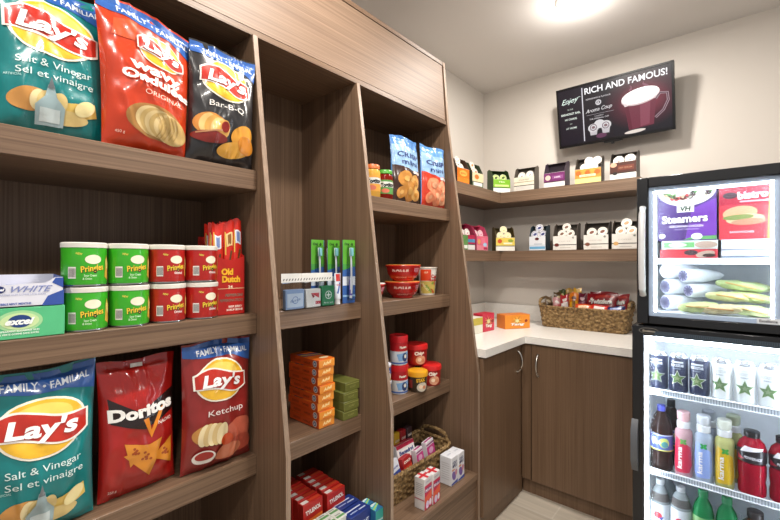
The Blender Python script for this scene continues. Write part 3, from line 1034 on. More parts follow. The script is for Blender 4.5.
# ------------------------------------------------------------------ red medicine cartons in white trays
W_, D_, H_ = .085, .028, .125
def red_box():
    mb = carton(W_, D_, H_, '#b3221c')
    D = dd(mb, front(-D_ / 2))
    D(txt('TYLENOL', 0, H_ * .78, .014, .066, rot=.10, bold=.04), '#f3ece6', 2)
    D(poly([(-.02, H_ * .56), (.04, H_ * .60), (.04, H_ * .5), (-.016, H_ * .47)]), '#d9782a', 1)
    D(rect(-W_ / 2, H_ * .32, W_ / 2, H_ * .36), '#4a3f86', 1)
    D(rect(-W_ / 2, 0.001, W_ / 2, H_ * .28), '#d8d5d0', 1)
    D(txt('EXTRA STRENGTH', 0, H_ * .42, .006, .06, bold=.02), '#f0d9d0', 1)
    D = dd(mb, topf(H_))
    D(rect(-W_ / 2 + .003, -.008, -W_ / 2 + .03, .009), '#e6ded8', 1)
    D(rect(-W_ / 2 + .034, -.006, W_ / 2 - .004, .007), '#c8452a', 1)
    return mb
r0 = None
posn = ['front', 'second', 'third', 'fourth', 'fifth', 'rear']
for c, (cy, x0, side) in enumerate(((.896, -1.146, 'left'), (.994, -1.136, 'right'))):
    t = thing('display_tray', f'white cardboard tray holding the {side} row of red medicine cartons', 'tray', (x0 - .06, cy, ZB + .001), Q)
    mb = MB()
    wm = mat('#d9d7d2', .5)
    mb.box(-.047, .047, -.085, .113, 0, .068, wm)
    mb.build('tray_base', t)
    mb = MB()
    mb.prism([(-.085, .068), (.113, .068), (.113, .13), (-.085, .085)], 'X', -.047, -.0455, wm)
    mb.prism([(-.085, .068), (.113, .068), (.113, .13), (-.085, .085)], 'X', .0455, .047, wm)
    mb.box(-.047, .047, -.0865, -.085, .068, .10, wm)
    mb.build('tray_wall', t)
    for k in range(6):
        lab = f'red pain relief carton, {posn[k]} of the {side} row in its white tray'
        loc = (x0 + .009 - k * .0315, cy + .002 * math.sin(k * 2), ZB + .0695 + .0015 * k)
        if r0 is None: r0 = solo(red_box(), 'medicine_box', lab, 'medicine box', loc, Q, -.04, 'red pain relief cartons')
        else: dup(r0, lab, loc, Q, -.04, 'red pain relief cartons')
# blue cartons
W_, D_, H_ = .10, .056, .14
def blue_box():
    mb = carton(W_, D_, H_, '#20357c')
    D = dd(mb, topf(H_))
    D(rect(-W_ / 2 + .008, .004, W_ / 2 - .02, .010), '#c9d3e8', 1)
    D(rect(-W_ / 2 + .014, -.012, W_ / 2 - .05, -.007), '#9fb0d8', 1)
    D(rect(W_ / 2 - .045, -.014, W_ / 2 - .012, -.008), '#b9c6e2', 1)
    D = dd(mb, front(-D_ / 2))
    D(txt('NIGHT', .01, H_ * .72, .014, .06, bold=.03), '#d7deee', 1)
    D(ell(-.02, H_ * .35, .022, .022), '#8ea2cf', 1)
    D(rect(-W_ / 2, H_ * .08, W_ / 2, H_ * .14), '#5f78bb', 1)
    return mb
b0 = solo(blue_box(), 'medicine_box', 'dark blue carton standing behind another dark blue carton', 'medicine box', (-1.108, 1.024, ZB + .001), Q, 0, 'dark blue cartons')
dup(b0, 'dark blue carton in front, beside the white and green cartons', (-1.046, 1.022, ZB + .001), Q + .02, None, 'dark blue cartons')
W_, D_, H_ = .040, .04, .125
def teal_box():
    mb = carton(W_, D_, H_, '#2d6f9c')
    D = dd(mb, topf(H_))
    D(poly([(-W_ / 2, -.019), (W_ / 2, .004), (W_ / 2, .019), (-W_ / 2, .019)]), '#4fb7c4', 1)
    D(poly([(-W_ / 2, -.012), (W_ / 2, .006), (W_ / 2, .011), (-W_ / 2, -.006)]), '#b7d65a', 2)
    D(poly([(-.01, .006), (.018, .014), (.01, .019), (-.016, .017)]), '#d8ecf2', 3)
    D = dd(mb, front(-D_ / 2))
    D(rect(-W_ / 2, H_ * .55, W_ / 2, H_ - .002), '#3aa49a', 1)
    D(txt('sinus', 0, H_ * .7, .009, .036, bold=.03), '#e6f3f3', 2)
    return mb
t0 = solo(teal_box(), 'medicine_box', 'small teal and blue carton nearer the back, beside the upright', 'medicine box', (-1.062, 1.080 + .002, ZB + .142 - .141), Q, 0, 'small teal cartons')
t0.location = (-1.062, 1.0965, ZB + .001)
W_, D_, H_ = .042, .032, .145
def green_box():
    mb = carton(W_, D_, H_, '#dfe2da')
    D = dd(mb, topf(H_))
    D(rect(-W_ / 2 + .003, -.010, W_ / 2 - .003, .0), '#5f9a5a', 1)
    D(rect(-W_ / 2 + .006, .004, W_ / 2 - .012, .010), '#9a9f98', 1)
    D = dd(mb, front(-D_ / 2))
    D(poly([(-W_ / 2, H_ * .5), (W_ / 2, H_ * .62), (W_ / 2, H_ * .5), (-W_ / 2, H_ * .4)]), '#3d8a4a', 1)
    return mb
w0 = None
for i in range(3):
    for j in range(2):
        lab = f'small white and green carton, {["left", "middle", "right"][i]} one of the {["front", "back"][j]} row of six'
        loc = (-1.058 - .034 * j, .868 + .0435 * i, ZB + .001)
        if w0 is None: w0 = solo(green_box(), 'medicine_box', lab, 'medicine box', loc, Q, 0, 'small white and green cartons')
        else: dup(w0, lab, loc, Q, None, 'small white and green cartons')
relabel(t0, 'teal and blue carton at the back of the pair beside the upright')
dup(t0, 'teal and blue carton at the front of the pair beside the upright', (-1.018, 1.0965, ZB + .001), Q, None, 'small teal cartons')

# ================================================================== BAY WITH JARS, BOWLS, TUBS
def jar(label, x, y, r, h, lidc, body, lab, yaw):
    t = thing('salsa_jar', label, 'jar', (x, y, ZR[0] + .001), Q + yaw)
    mb = MB()
    pr = [(r * .9, 0), (r, .006), (r, h * .72), (r * .96, h * .78), (r * .80, h * .86)]
    mb.lathe(pr, liquid(body, .1), 28)
    D = dd(mb, cyl(r), .4, .008)
    D(rect(-r * 1.3, h * .18, r * 1.3, h * .64), lab, 1)
    D(rect(-r * 1.3, h * .40, r * 1.3, h * .58), '#d8d9d2', 2)
    D(txt('Tostitos', .0, h * .48, .016, r * 1.75, bold=.06, rot=.05), '#1b1b1d', 3)
    D(ell(-r * .3, h * .28, r * .5, h * .07), '#c96a52', 2)
    mb.build('jar_body', t)
    MB().lathe([(r * .86, h * .855), (r * .92, h * .86), (r * .92, h * .965), (r * .86, h * .985), (r * .5, h * .985)], mat(lidc, .3), 28).build('lid', t, None)
jar('cheese dip jar with an orange lid beside the upright', -1.175, 1.245, .035, .14, '#d5713c', '#d9a64a', '#dc9a3e', -.5)
jar('salsa jar with a green lid between the dip jar and the crisps', -1.175, 1.325, .036, .13, '#4fa03a', '#7a1d14', '#55924a', -.45)
def bowl_mb(base='#c01818', lid='#d86a2a'):
    r, h = .085, .074
    mb = MB()
    mb.lathe([(.050, 0), (.052, .010), (.060, .014), (.072, .030), (r - .004, h - .010), (r, h - .004), (r - .002, h)], mat(base, .25, coat=.4), 40)
    rad = lambda v: .060 + (.0205) * min(1, max(0, (v - .014) / (h - .024))) ** .8 + .0015
    D = dd(mb, cyl(rad), .3, .008)
    D(txt('BOWL', -.020, h * .54, .026, .088, bold=.05), '#f0c9c0', 1)
    D(txt('NOODLE', -.018, h * .24, .006, .05, bold=.03), '#e8a89c', 1)
    D(rect(.045, h * .22, .078, h * .82), '#d78c9c', 1)
    for k in range(4): D(rect(.049, h * (.28 + .13 * k), .074, h * (.33 + .13 * k)), '#b34a62', 2)
    D(rect(.020, h * .3, .036, h * .75), '#a01212', 1)
    top = MB().lathe([(r - .001, h), (r - .002, h + .0015), (r * .5, h + .002), (.004, h + .002)], mat(lid, .35), 40)
    return mb, top
def bowl(label, x, y, z, yaw, lid='#d88a3a'):
    t = thing('noodle_bowl', label, 'noodle bowl', (x, y, z), yaw, 0, 'red noodle bowls')
    a, c = bowl_mb(lid=lid)
    a.build('bowl', t); c.build('lid', t)
    return t
bowl('lower red noodle bowl of the stack of two', -1.205, 1.482, ZR[1] + .001, Q - .55)
bowl('upper red noodle bowl of the stack of two', -1.205, 1.489, ZR[1] + .0785, Q - .75)
bowl('red noodle bowl half hidden by the upright, left of the stacked bowls', -1.21, 1.243, ZR[1] + .001, Q - .4, '#e0dcd6')
t = thing('noodle_cup', 'white and orange noodle cup right of the stacked red bowls', 'noodle cup', (-1.205, 1.685, ZR[1] + .001), Q - .65)
h = .138
mb = MB()
mb.lathe([(.037, 0), (.038, .003), (.049, h - .004), (.052, h - .003), (.052, h)], mat('#e0dbd2', .4), 36)
rad = lambda v: .038 + .011 * max(0, v - .003) / (h - .007) + .0003
D = dd(mb, cyl(rad), .4, .008)
D(rect(-.052, h * .52, .005, h * .93), '#d9431c', 1)
D(txt('CUP', -.02, h * .82, .008, .02, bold=.03), '#f2d3b0', 2)
D(rect(-.05, h * .06, .035, h * .50), '#c9b25a', 1)
for k in range(14):
    D(ell(-.045 + (k * .37 % 1) * .075, h * (.1 + .36 * (k * .61 % 1)), .008, .006, k), ['#e8d79a', '#7f9a3c', '#b5522c'][k % 3], 2)
D(txt('Cup', .024, h * .68, .017, .036, bold=.05), '#b52a26', 2)
D(txt('Noodles', .020, h * .55, .013, .05, bold=.05), '#b52a26', 2)
for k in range(8): D(rect(.042, h * (.1 + .1 * k), .060, h * (.15 + .1 * k)), '#8d8a84', 1)
mb.build('cup', t)
MB().lathe([(.0505, h), (.050, h + .0015), (.02, h + .002), (.003, h + .002)], mat('#c9b8a8', .3, .4), 36).build('lid', t)

def tall_can(label, x, y, z, yaw):
    t = thing('snack_canister', label, 'canister', (x, y, z), Q + yaw, 0, 'red and white canisters stacked two high')
    r, h = .041, .132
    mb = MB()
    mb.lathe([(r - .001, 0), (r, .002), (r, h - .03)], [mat('#cfcfd2', .3, 1.0), mat('#d9dde4', .3, coat=.3)], 32)
    D = dd(mb, cyl(r), .35, .008)
    D(rect(-.064, h * .48, .064, h * .77), '#b01a22', 1)
    D(txt('Planters', .012, h * .62, .010, .036, bold=.05, rot=.05), '#f1e6d6', 2)
    D(poly([(-.02, h * .38), (.05, h * .46), (.05, h * .2), (-.01, h * .14)]), '#7fa9d6', 1)
    D(ell(.020, h * .27, .014, .020), '#2b3f6e', 2)
    D(ell(.022, h * .30, .007, .009), '#e6e1d2', 3)
    D(rect(-.05, h * .05, .05, h * .10), '#3b5fa8', 1)
    mb.build('can_body', t)
    MB().lathe([(r - .002, h - .03), (r + .002, h - .03), (r + .002, h - .004), (r, h), (r - .005, h - .002)], mat('#c01c24', .3), 32).build('lid', t)
tall_can('lower red and white canister of the stack of two', -1.195, 1.447, ZR[2] + .001, -.7)
tall_can('upper red and white canister of the stack of two', -1.195, 1.444, ZR[2] + .1335, -.6)
def gold_can(label, x, y, z, yaw):
    t = thing('snack_canister', label, 'canister', (x, y, z), Q + yaw, 0, 'small gold and blue cans by the upright')
    r, h = .039, .076
    mb = MB().lathe([(r, 0), (r, h - .012)], mat('#c9a24a', .3, .2, coat=.3), 32)
    D = dd(mb, cyl(r), .35, .008)
    D(rect(-.06, h * .42, .06, h * .8), '#36528f', 1)
    D(ell(.02, h * .32, .015, .014), '#dfd8c8', 2)
    D(txt('Nuts', .012, h * .62, .010, .026, bold=.04), '#e8e4da', 2)
    mb.build('can_body', t)
    MB().lathe([(r, h - .012), (r + .0015, h - .011), (r + .0015, h - .002), (r - .004, h)], mat('#d5d9e4', .3), 32).build('lid', t)
gold_can('lower gold and blue can next to the upright, beside the canisters', -1.2, 1.338, ZR[2] + .001, -.6)
gold_can('upper gold and blue can next to the upright, beside the canisters', -1.2, 1.336, ZR[2] + .0785, -.5)
def tub(label, x, y, z, yaw, body, lidc, word, r=.053, h=.098, wc='#f3e3d4', pic='#d99a78', lw=.042):
    t = thing('snack_tub', label, 'tub', (x, y, z), Q + yaw, 0, 'snack tubs with wide lids')
    mb = MB().lathe([(r - .006, 0), (r - .004, .003), (r - .001, h - .024)], mat(body, .3, coat=.3), 36)
    rad = lambda v: r - .004 + .003 * v / h + .0004
    D = dd(mb, cyl(rad), .35, .008)
    D(txt(word, .006, h * .60, .015, lw, bold=.06, rot=.08), wc, 2)
    D(ell(.014, h * .26, .027, .021, .1), pic, 1)
    D(ell(.006, h * .28, .010, .009, .1), '#efd3b4', 2)
    D(ell(.024, h * .24, .009, .008, .1), '#c77f5a', 2)
    D(rect(-.058, h * .2, -.034, h * .6), '#8d2a22', 1)
    mb.build('tub_body', t)
    MB().lathe([(r - .002, h - .024), (r + .002, h - .024), (r + .0025, h - .010), (r, h - .002), (r - .004, h), (r * .3, h - .001)], mat(lidc, .3), 36).build('lid', t)
tub('black snack tub with a yellow lid between canister and red tub', -1.150, 1.529, ZR[2] + .001, -.7, '#3a2c20', '#e0a022', 'STAX', r=.047, h=.094, wc='#e8b32c', pic='#c9bfae', lw=.044)
tub('red snack tub with a red lid standing on the shelf at the right', -1.165, 1.655, ZR[2] + .001, -.8, '#a81a1a', '#cf2424', 'Chips', lw=.044)
tub('red snack tub with a red lid standing on the hidden tub behind the yellow-lidded one', -1.222, 1.612, ZR[2] + .1, -.7, '#a81a1a', '#cf2424', 'Chips', lw=.05, r=.057)
tub('red snack tub at the back of the shelf carrying another red tub', -1.275, 1.585, ZR[2] + .001, -.7, '#a81a1a', '#cf2424', 'Chips', lw=.044)

# ================================================================== WOVEN BASKETS
def basket_mat():
    m = bpy.data.materials.new('woven_seagrass')
    m.use_nodes = True
    nt = m.node_tree
    b = nt.nodes['Principled BSDF']
    tc = nt.nodes.new('ShaderNodeTexCoord')
    n = nt.nodes.new('ShaderNodeTexNoise')
    n.inputs['Scale'].default_value = 70
    n.inputs['Detail'].default_value = 4
    nt.links.new(tc.outputs['Object'], n.inputs['Vector'])
    r = nt.nodes.new('ShaderNodeValToRGB')
    r.color_ramp.elements[0].position = .3
    r.color_ramp.elements[0].color = lin('#463420')
    r.color_ramp.elements[1].position = .72
    r.color_ramp.elements[1].color = lin('#b3966a')
    e = r.color_ramp.elements.new(.5)
    e.color = lin('#86693f')
    nt.links.new(n.outputs['Fac'], r.inputs['Fac'])
    nt.links.new(r.outputs['Color'], b.inputs['Base Color'])
    b.inputs['Roughness'].default_value = .75
    bp = nt.nodes.new('ShaderNodeBump')
    bp.inputs['Strength'].default_value = .5
    bp.inputs['Distance'].default_value = .004
    nt.links.new(n.outputs['Fac'], bp.inputs['Height'])
    nt.links.new(bp.outputs['Normal'], b.inputs['Normal'])
    return m
BM = basket_mat()
def rrect(W, D_, r, n):
    """n points evenly spaced along a rounded rectangle; returns (x,y,nx,ny)"""
    segs = [(W - 2 * r), PI * r / 2, (D_ - 2 * r), PI * r / 2] * 2
    P = sum(segs)
    out = []
    for i in range(n):
        s_ = P * i / n
        k = 0
        while s_ > segs[k]:
            s_ -= segs[k]; k += 1
        hw, hd = W / 2, D_ / 2
        if k == 0: p = (-hw + r + s_, -hd, 0, -1)
        elif k == 1:
            a = -PI / 2 + s_ / r; p = (hw - r + r * math.cos(a), -hd + r + r * math.sin(a), math.cos(a), math.sin(a))
        elif k == 2: p = (hw, -hd + r + s_, 1, 0)
        elif k == 3:
            a = s_ / r; p = (hw - r + r * math.cos(a), hd - r + r * math.sin(a), math.cos(a), math.sin(a))
        elif k == 4: p = (hw - r - s_, hd, 0, 1)
        elif k == 5:
            a = PI / 2 + s_ / r; p = (-hw + r + r * math.cos(a), hd - r + r * math.sin(a), math.cos(a), math.sin(a))
        elif k == 6: p = (-hw, hd - r - s_, -1, 0)
        else:
            a = PI + s_ / r; p = (-hw + r + r * math.cos(a), -hd + r + r * math.sin(a), math.cos(a), math.sin(a))
        out.append(p)
    return out
def basket(label, W, D_, H, flare, loc, rz, rise=0.0):
    t = thing('woven_basket', label, 'basket', loc, rz)
    per = 2 * (W + D_)
    npitch = int(per / .03 / 2) * 2
    n = npitch * 8
    nh = int(H / .004)
    rows = H / .0135
    def shell(inset, amp):
        vs, fs = [], []
        for j in range(nh + 1):
            v = j / nh
            pts = rrect(W + 2 * flare * v - 2 * inset, D_ + 2 * flare * v - 2 * inset, .03, n)
            for i, (x, y, nx, ny) in enumerate(pts):
                row = v * rows
                ri = math.floor(row)
                ph = (i / 8 + (ri % 2)) * PI
                wv = math.sin(ph) * abs(math.sin(PI * row)) ** .5
                dsp = amp * (wv + .5 * noise.noise(Vector((x * 60, y * 60, v * 20))))
                hh = H + rise * (abs(x) / (W / 2 + flare)) ** 6
                vs.append((x + nx * dsp, y + ny * dsp, .004 + v * hh))
        for j in range(nh):
            for i in range(n):
                k = (i + 1) % n
                fs.append([j * n + i, j * n + k, (j + 1) * n + k, (j + 1) * n + i])
        return vs, fs
    mb = MB()
    v, f = shell(.005, .0045)
    mb.add(v, f, BM, True)
    v, f = shell(.013, .003)
    mb.add(v, [q[::-1] for q in f], BM, True)
    mb.build('woven_wall', t)
    MB().prism([(p[0] * .985, p[1] * .985) for p in rrect(W - .008, D_ - .008, .03, 60)], 'Z', 0, .012, BM).build('base', t)
    rim = rrect(W + 2 * flare - .018, D_ + 2 * flare - .018, .03, 400)
    mb = MB()
    for s_ in (0, PI):
        mb.tube([(x + nx * .004 * math.cos(i * PI / 5 + s_), y + ny * .004 * math.cos(i * PI / 5 + s_), H + .004 + rise * (abs(x) / (W / 2 + flare)) ** 6 + .004 * math.sin(i * PI / 5 + s_)) for i, (x, y, nx, ny) in enumerate(rim)], .006, BM, 6, True)
    mb.build('rim', t)
    for sx in (-1, 1):
        x = sx * (W / 2 + flare - .008)
        pts = []
        for k in range(17):
            a = PI * k / 16
            pts.append((x, -.075 * math.cos(a) * 1.0, H + rise + .006 + .036 * math.sin(a) ** .55))
        MB().tube(pts, .0085, BM, 8, rf=lambda i: .0085 + .0015 * (i % 2)).build('handle', t)
    return t

# candy basket on the worktop
BK = (-.752, 2.775, .911)
basket('woven seagrass basket of candy on the white worktop', .50, .185, .128, .018, BK, 0.0, .012)
def flow_pack(W, H, T, seed, body, art=None, nx=14, nz=16, rough=.25):
    sf = bag_surface(W, H, T, seed, .5, .02, .002)
    mb = MB()
    for side in (-1, 1):
        vs = [sf((i / nx - .5) * W, j / nz * H, side) for j in range(nz + 1) for i in range(nx + 1)]
        fs = []
        for j in range(nz):
            for i in range(nx):
                a = j * (nx + 1) + i
                q = [a, a + 1, a + nx + 2, a + nx + 1]
                fs.append(q if side < 0 else q[::-1])
        mb.add(vs, fs, mat(body, rough, coat=.4), True)
    if art:
        art(dd(mb, lambda u, v, off: sf(u, v, -1, off), rough, .009, .0007), W, H)
    return mb
def a_twz(D, W, H):
    D(txt('Twizzlers', .0, H * .60, .026, W * .72, bold=.06), '#f1eee8', 2)
    D(txt('Twizzlers', .002, H * .585, .026, W * .72, bold=.06), '#3a0d12', 1)
    D(ell(-W * .32, H * .74, .008, .007), '#e9d9d2', 1)
    D(ell(-W * .38, H * .6, .006, .006), '#e9d9d2', 1)
    for k in range(2): D(ribbon([(-W * .2, H * (.80 + .06 * k)), (W * .42, H * (.82 + .06 * k))], .0035), '#c4382f', 1)
def a_bar(c1, c2, word=None):
    def a(D, W, H):
        D(poly([(-W * .42, H * .25), (W * .42, H * .35), (W * .42, H * .62), (-W * .42, H * .52)]), c1, 1)
        D(ell(0, H * .72, W * .28, H * .08), c2, 1)
        if word: D(txt(word, 0, H * .44, W * .26, H * .36, rot=PI / 2, bold=.05), c2, 2)
    return a
bz = .911 + .016 + .026
candy = [ # x, y, z, W, H, tilt(rx), yaw, body, art, label, name
 (-.660, 2.765, bz + .055, .175, .135, -.30, -.03, '#8d1420', a_twz, 'dark red licorice bag with big white lettering, centre of the candy basket', 'candy_bag'),
 (-.585, 2.805, bz + .055, .14, .135, -.28, -.05, '#96131f', a_twz, 'dark red licorice bag at the right end of the candy basket', 'candy_bag'),
 (-.66, 2.838, bz + .055, .16, .14, -.2, .05, '#7c1019', a_twz, 'dark red licorice bag at the back of the candy basket', 'candy_bag'),
 (-.770, 2.775, bz + .05, .05, .135, -.25, .1, '#6a1c33', a_bar('#8f3a52', '#d7a8b0'), 'plum coloured candy bar left of the licorice bag', 'candy_bar'),
 (-.818, 2.765, bz + .05, .055, .135, -.22, .15, '#dd7a14', a_bar('#f0b323', '#5a2a0c', 'REESE'), 'orange candy bar beside the plum coloured one', 'candy_bar'),
 (-.815, 2.828, bz + .055, .05, .155, -.1, 0, '#d9a932', a_bar('#8a4a1c', '#f2dd8c'), 'yellow and brown candy bar at the back of the basket', 'candy_bar'),
 (-.866, 2.843, bz + .055, .05, .15, -.15, .2, '#b08a3a', a_bar('#f0e2b0', '#6b3a1a'), 'gold candy bar standing at the back left', 'candy_bar'),
 (-.868, 2.750, bz + .045, .05, .125, -.28, .35, '#b2202a', a_bar('#e8e0dc', '#f0d9d2', 'KITKAT'), 'red and white candy bar leaning at the front left', 'candy_bar'),
 (-.912, 2.745, bz + .035, .05, .115, -.3, .5, '#d8a0a0', a_bar('#c4605a', '#f2e6e0'), 'pale pink candy bar leaning at the front left', 'candy_bar'),
 (-.925, 2.80, bz + .05, .05, .13, -.2, .55, '#5a4326', a_bar('#c8a256', '#e3d0a0'), 'brown candy bar standing in the left corner of the basket', 'candy_bar'),
 (-.964, 2.750, bz + .035, .05, .12, -.25, .8, '#7a6248', a_bar('#3a2a1c', '#c9b89a'), 'dull brown candy bar at the far left of the basket', 'candy_bar'),
 (-.918, 2.850, bz + .055, .045, .14, -.1, .2, '#3f4a1c', a_bar('#8fa03a', '#e3e0a0'), 'olive candy bar at the back left', 'candy_bar'),
]
for i, (x, y, z, W_, H_, rx, yaw, body, art, lab, nm) in enumerate(candy):
    solo(flow_pack(W_, H_, .022, 60 + i * 1.7, body, art), nm, lab, 'candy', (x, y, z), yaw, rx, 'candy in the worktop basket')
def flat_bar(label, x, y, z, W_, body, c1, yaw=0.0):
    solo(flow_pack(W_, .045, .02, x * 50, body, lambda D, W, H: (D(rect(-W * .3, H * .3, W * .3, H * .7), c1, 1))), 'candy_bar', label, 'candy', (x, y, z), yaw, -.5, 'candy in the worktop basket')
flat_bar('orange and red candy bar lying along the front rim of the basket', -.745, 2.712, bz + .078, .10, '#d64a1e', '#f0c9a0', .02)
flat_bar('red candy bar lying along the front rim, middle of the basket', -.655, 2.712, bz + .078, .10, '#c8281e', '#f2e4dc', -.04)
flat_bar('dark blue candy bar lying along the front rim at the right', -.565, 2.712, bz + .076, .10, '#232a5e', '#8b93c4', .03)

# tea boxes on the worktop
def tea_box(W_, D_, H_, body, c2, word, sun):
    mb = carton(W_, D_, H_, body)
    D = dd(mb, front(-D_ / 2))
    D(rect(-W_ / 2 + .002, .002, W_ / 2 - .002, H_ - .002), c2, 1)
    for k in range(18):
        a = 2 * PI * k / 18
        r0_, r1_ = H_ * .14, H_ * (.40 if k % 2 else .32)
        cx, cy = -W_ * .02, H_ * .56
        D(poly([(cx + r0_ * math.cos(a - .12), cy + r0_ * math.sin(a - .12)), (cx + r1_ * 1.35 * math.cos(a), cy + r1_ * math.sin(a)), (cx + r0_ * math.cos(a + .12), cy + r0_ * math.sin(a + .12))]), sun if k % 3 else '#3c3524', 2)
    D(ell(-W_ * .02, H_ * .56, H_ * .15, H_ * .12), '#e8dfa2', 3)
    D(txt(word, 0, H_ * .33, H_ * .16, W_ * .55, bold=.05, shear=.2), '#f4eee6', 4)
    D(txt(word, .001, H_ * .32, H_ * .16, W_ * .56, bold=.08, shear=.2), '#a03a28', 3)
    D(ell(W_ * .34, H_ * .55, H_ * .12, H_ * .1, .4), c2 if c2 == body else '#8f2a1a', 2)
    return mb
solo(tea_box(.185, .095, .088, '#e07a1e', '#e8912e', 'Tang', '#f4d25a'), 'drink_mix_box', 'orange carton with a sunburst in the corner of the worktop', 'carton', (-1.115, 2.513, .911), R(58))
solo(tea_box(.125, .07, .108, '#c8203a', '#d33350', 'Tang', '#e8b96a'), 'drink_mix_box', 'red and pink carton with a sunburst on the worktop, beside the shelving', 'carton', (-1.205, 2.285, .911), Q - .1)
mb = carton(.10, .07, .095, '#e6e4d4')
D = dd(mb, front(-.035)); D(rect(-.048, .05, .048, .092), '#c9b648', 1)
D = dd(mb, leftf(-.05)); D(rect(-.033, .066, .033, .093), '#c9b648', 1); D(rect(-.033, .008, -.02, .06), '#b8bf7c', 1)
solo(mb, 'drink_mix_box', 'white and yellow carton half hidden by the end of the shelving', 'carton', (-1.212, 2.165, .911), Q - .1)

# medicine basket in the bottom of the last bay
MB_ = (-1.192, 1.455, ZB + .001)
basket('woven seagrass basket of medicine packs on the bottom shelf', .50, .20, .125, .016, MB_, Q - .03, .014)
def mbox(label, x, y, z, W_, D_, H_, body, art, yaw=0.0, rx=-.1, name='medicine_box', ry=0.0):
    mb = carton(W_, D_, H_, body)
    if art: art(dd(mb, front(-D_ / 2)), dd(mb, topf(H_)), W_, H_)
    return solo(mb, name, label, 'medicine box', (x, y, z), Q + yaw, rx, 'packs in the medicine basket', ry)
mz = ZB + .016
def a_ben(D, T, W, H):
    D(rect(-W / 2, H * .80, W / 2, H), '#b8284a', 1); D(rect(-W / 2, 0, W / 2, H * .25), '#c8355a', 1)
    D(txt('Benadryl', 0, H * .58, .016, W * .8, bold=.04), '#2d3f7c', 2)
    T(rect(-W / 2 + .002, -.012, W / 2 - .002, .012), '#b8284a', 1)
def a_pink(D, T, W, H):
    D(rect(-W / 2, H * .35, W / 2, H * .8), '#c73a86', 1); D(ell(0, H * .6, W * .3, H * .12), '#e9b3d2', 2)
    D(rect(-W / 2, H * .84, W / 2, H * .9), '#8a3a74', 1)
    T(rect(-W / 2 + .003, -.008, W / 2 - .003, .004), '#b0447e', 1)
def a_blue(D, T, W, H):
    D(rect(-W / 2, H * .3, W / 2, H * .55), '#3a4f9c', 1); D(txt('aspirin', 0, H * .72, .009, W * .8, bold=.03), '#3a4f9c', 1)
def a_stripe(c):
    def a(D, T, W, H):
        D(rect(-W / 2, H * .2, W / 2, H * .6), c, 1); D(txt('COLD', 0, H * .8, .009, W * .8, bold=.05), '#efe6da', 2)
    return a
mbox('white allergy carton with a dark pink top edge, middle of the medicine basket', -1.170, 1.470, mz + .088, .125, .03, .085, '#e6e3e2', a_ben, .0, -.30)
mbox('red foil medicine carton in front of the allergy carton', -1.130, 1.432, mz + .04, .07, .028, .095, '#a81c1e', a_stripe('#c8442a'), .15, -.25)
mbox('pink and white carton, left of two alike at the front of the medicine basket', -1.124, 1.515, mz + .045, .062, .026, .10, '#e3dde2', a_pink, .15, -.2)
mbox('pink and white carton, right of two alike at the front of the medicine basket', -1.122, 1.600, mz + .045, .075, .026, .11, '#e3dde2', a_pink, .15, -.2)
mbox('white and blue carton leaning at the front left of the medicine basket', -1.128, 1.345, mz + .045, .085, .028, .10, '#dde1ea', a_blue, .2, -.3)
mbox('white and blue carton standing upright behind the leaning one', -1.195, 1.355, mz + .05, .07, .03, .14, '#dbe2ee', a_blue, .1, -.05)
for k, (c, cc, nm) in enumerate((('#5a4a3c', '#8d7a5c', 'brown'), ('#8f6f4a', '#c7a36a', 'tan'), ('#c8a02c', '#8d1f1f', 'yellow'), ('#9c1c24', '#e3cfc8', 'crimson'), ('#3c2a30', '#a32a3a', 'dark'))):
    mbox(f'{nm} cold remedy packet standing in the back of the medicine basket', -1.246, 1.385 + .048 * k, mz + .02, .042, .03, .175, c, a_stripe(cc), .1, -.03)
mbox('black carton lying low in the right half of the medicine basket', -1.215, 1.60, mz + .002, .14, .09, .085, '#2a2426', None, 0, 0)

# boxes in front of the basket, in taped pairs
def pair_pink(label, y):
    W_, D_, H_ = .056, .05, .128
    mb = carton(W_, D_, H_, '#d6d3d2')
    D = dd(mb, front(-D_ / 2))
    D(rect(-W_ / 2 + .001, .001, W_ / 2 - .001, H_ * .78), '#c8234e', 1)
    D(poly([(-W_ / 2 + .001, H_ * .40), (W_ / 2 - .001, H_ * .55), (W_ / 2 - .001, H_ * .32), (-W_ / 2 + .001, H_ * .22)]), '#de5a3a', 2)
    D(rect(-W_ / 2 + .003, H_ * .56, W_ / 2 - .003, H_ * .68), '#5a2a78', 2)
    D(txt('Midol', 0, H_ * .62, .012, .044, bold=.03), '#f0dfe6', 3)
    D(ell(-.008, H_ * .15, .012, .016), '#d9c6e2', 3)
    D(ell(.014, H_ * .17, .008, .014), '#e8e2ea', 3)
    D(txt('CAPLETS', 0, H_ * .88, .006, .036, bold=.02), '#8892b0', 1)
    D = dd(mb, topf(H_))
    D(rect(-.007, -D_ / 2, .007, D_ / 2), '#c32a34', 1)
    D(rect(-W_ / 2, -.006, W_ / 2, .006), '#c32a34', 2)
    D = dd(mb, leftf(-W_ / 2))
    D(rect(-D_ / 2, H_ * .30, D_ / 2, H_ * .34), '#b86a76', 1)
    for k in range(7): D(rect(-.018, H_ * (.45 + .06 * k), .016, H_ * (.47 + .06 * k)), '#a3a1a4', 1)
    return mb
pp = solo(pair_pink('', 0), 'medicine_box', 'pink and white carton with a red ribbon print, left of the pair before the basket', 'medicine box', (-1.012, 1.385, ZB + .001), Q + .05, 0, 'pink and white cartons before the basket')
dup(pp, 'pink and white carton with a red ribbon print, right of the pair before the basket', (-1.009, 1.4425, ZB + .001), Q + .05, None, 'pink and white cartons before the basket')
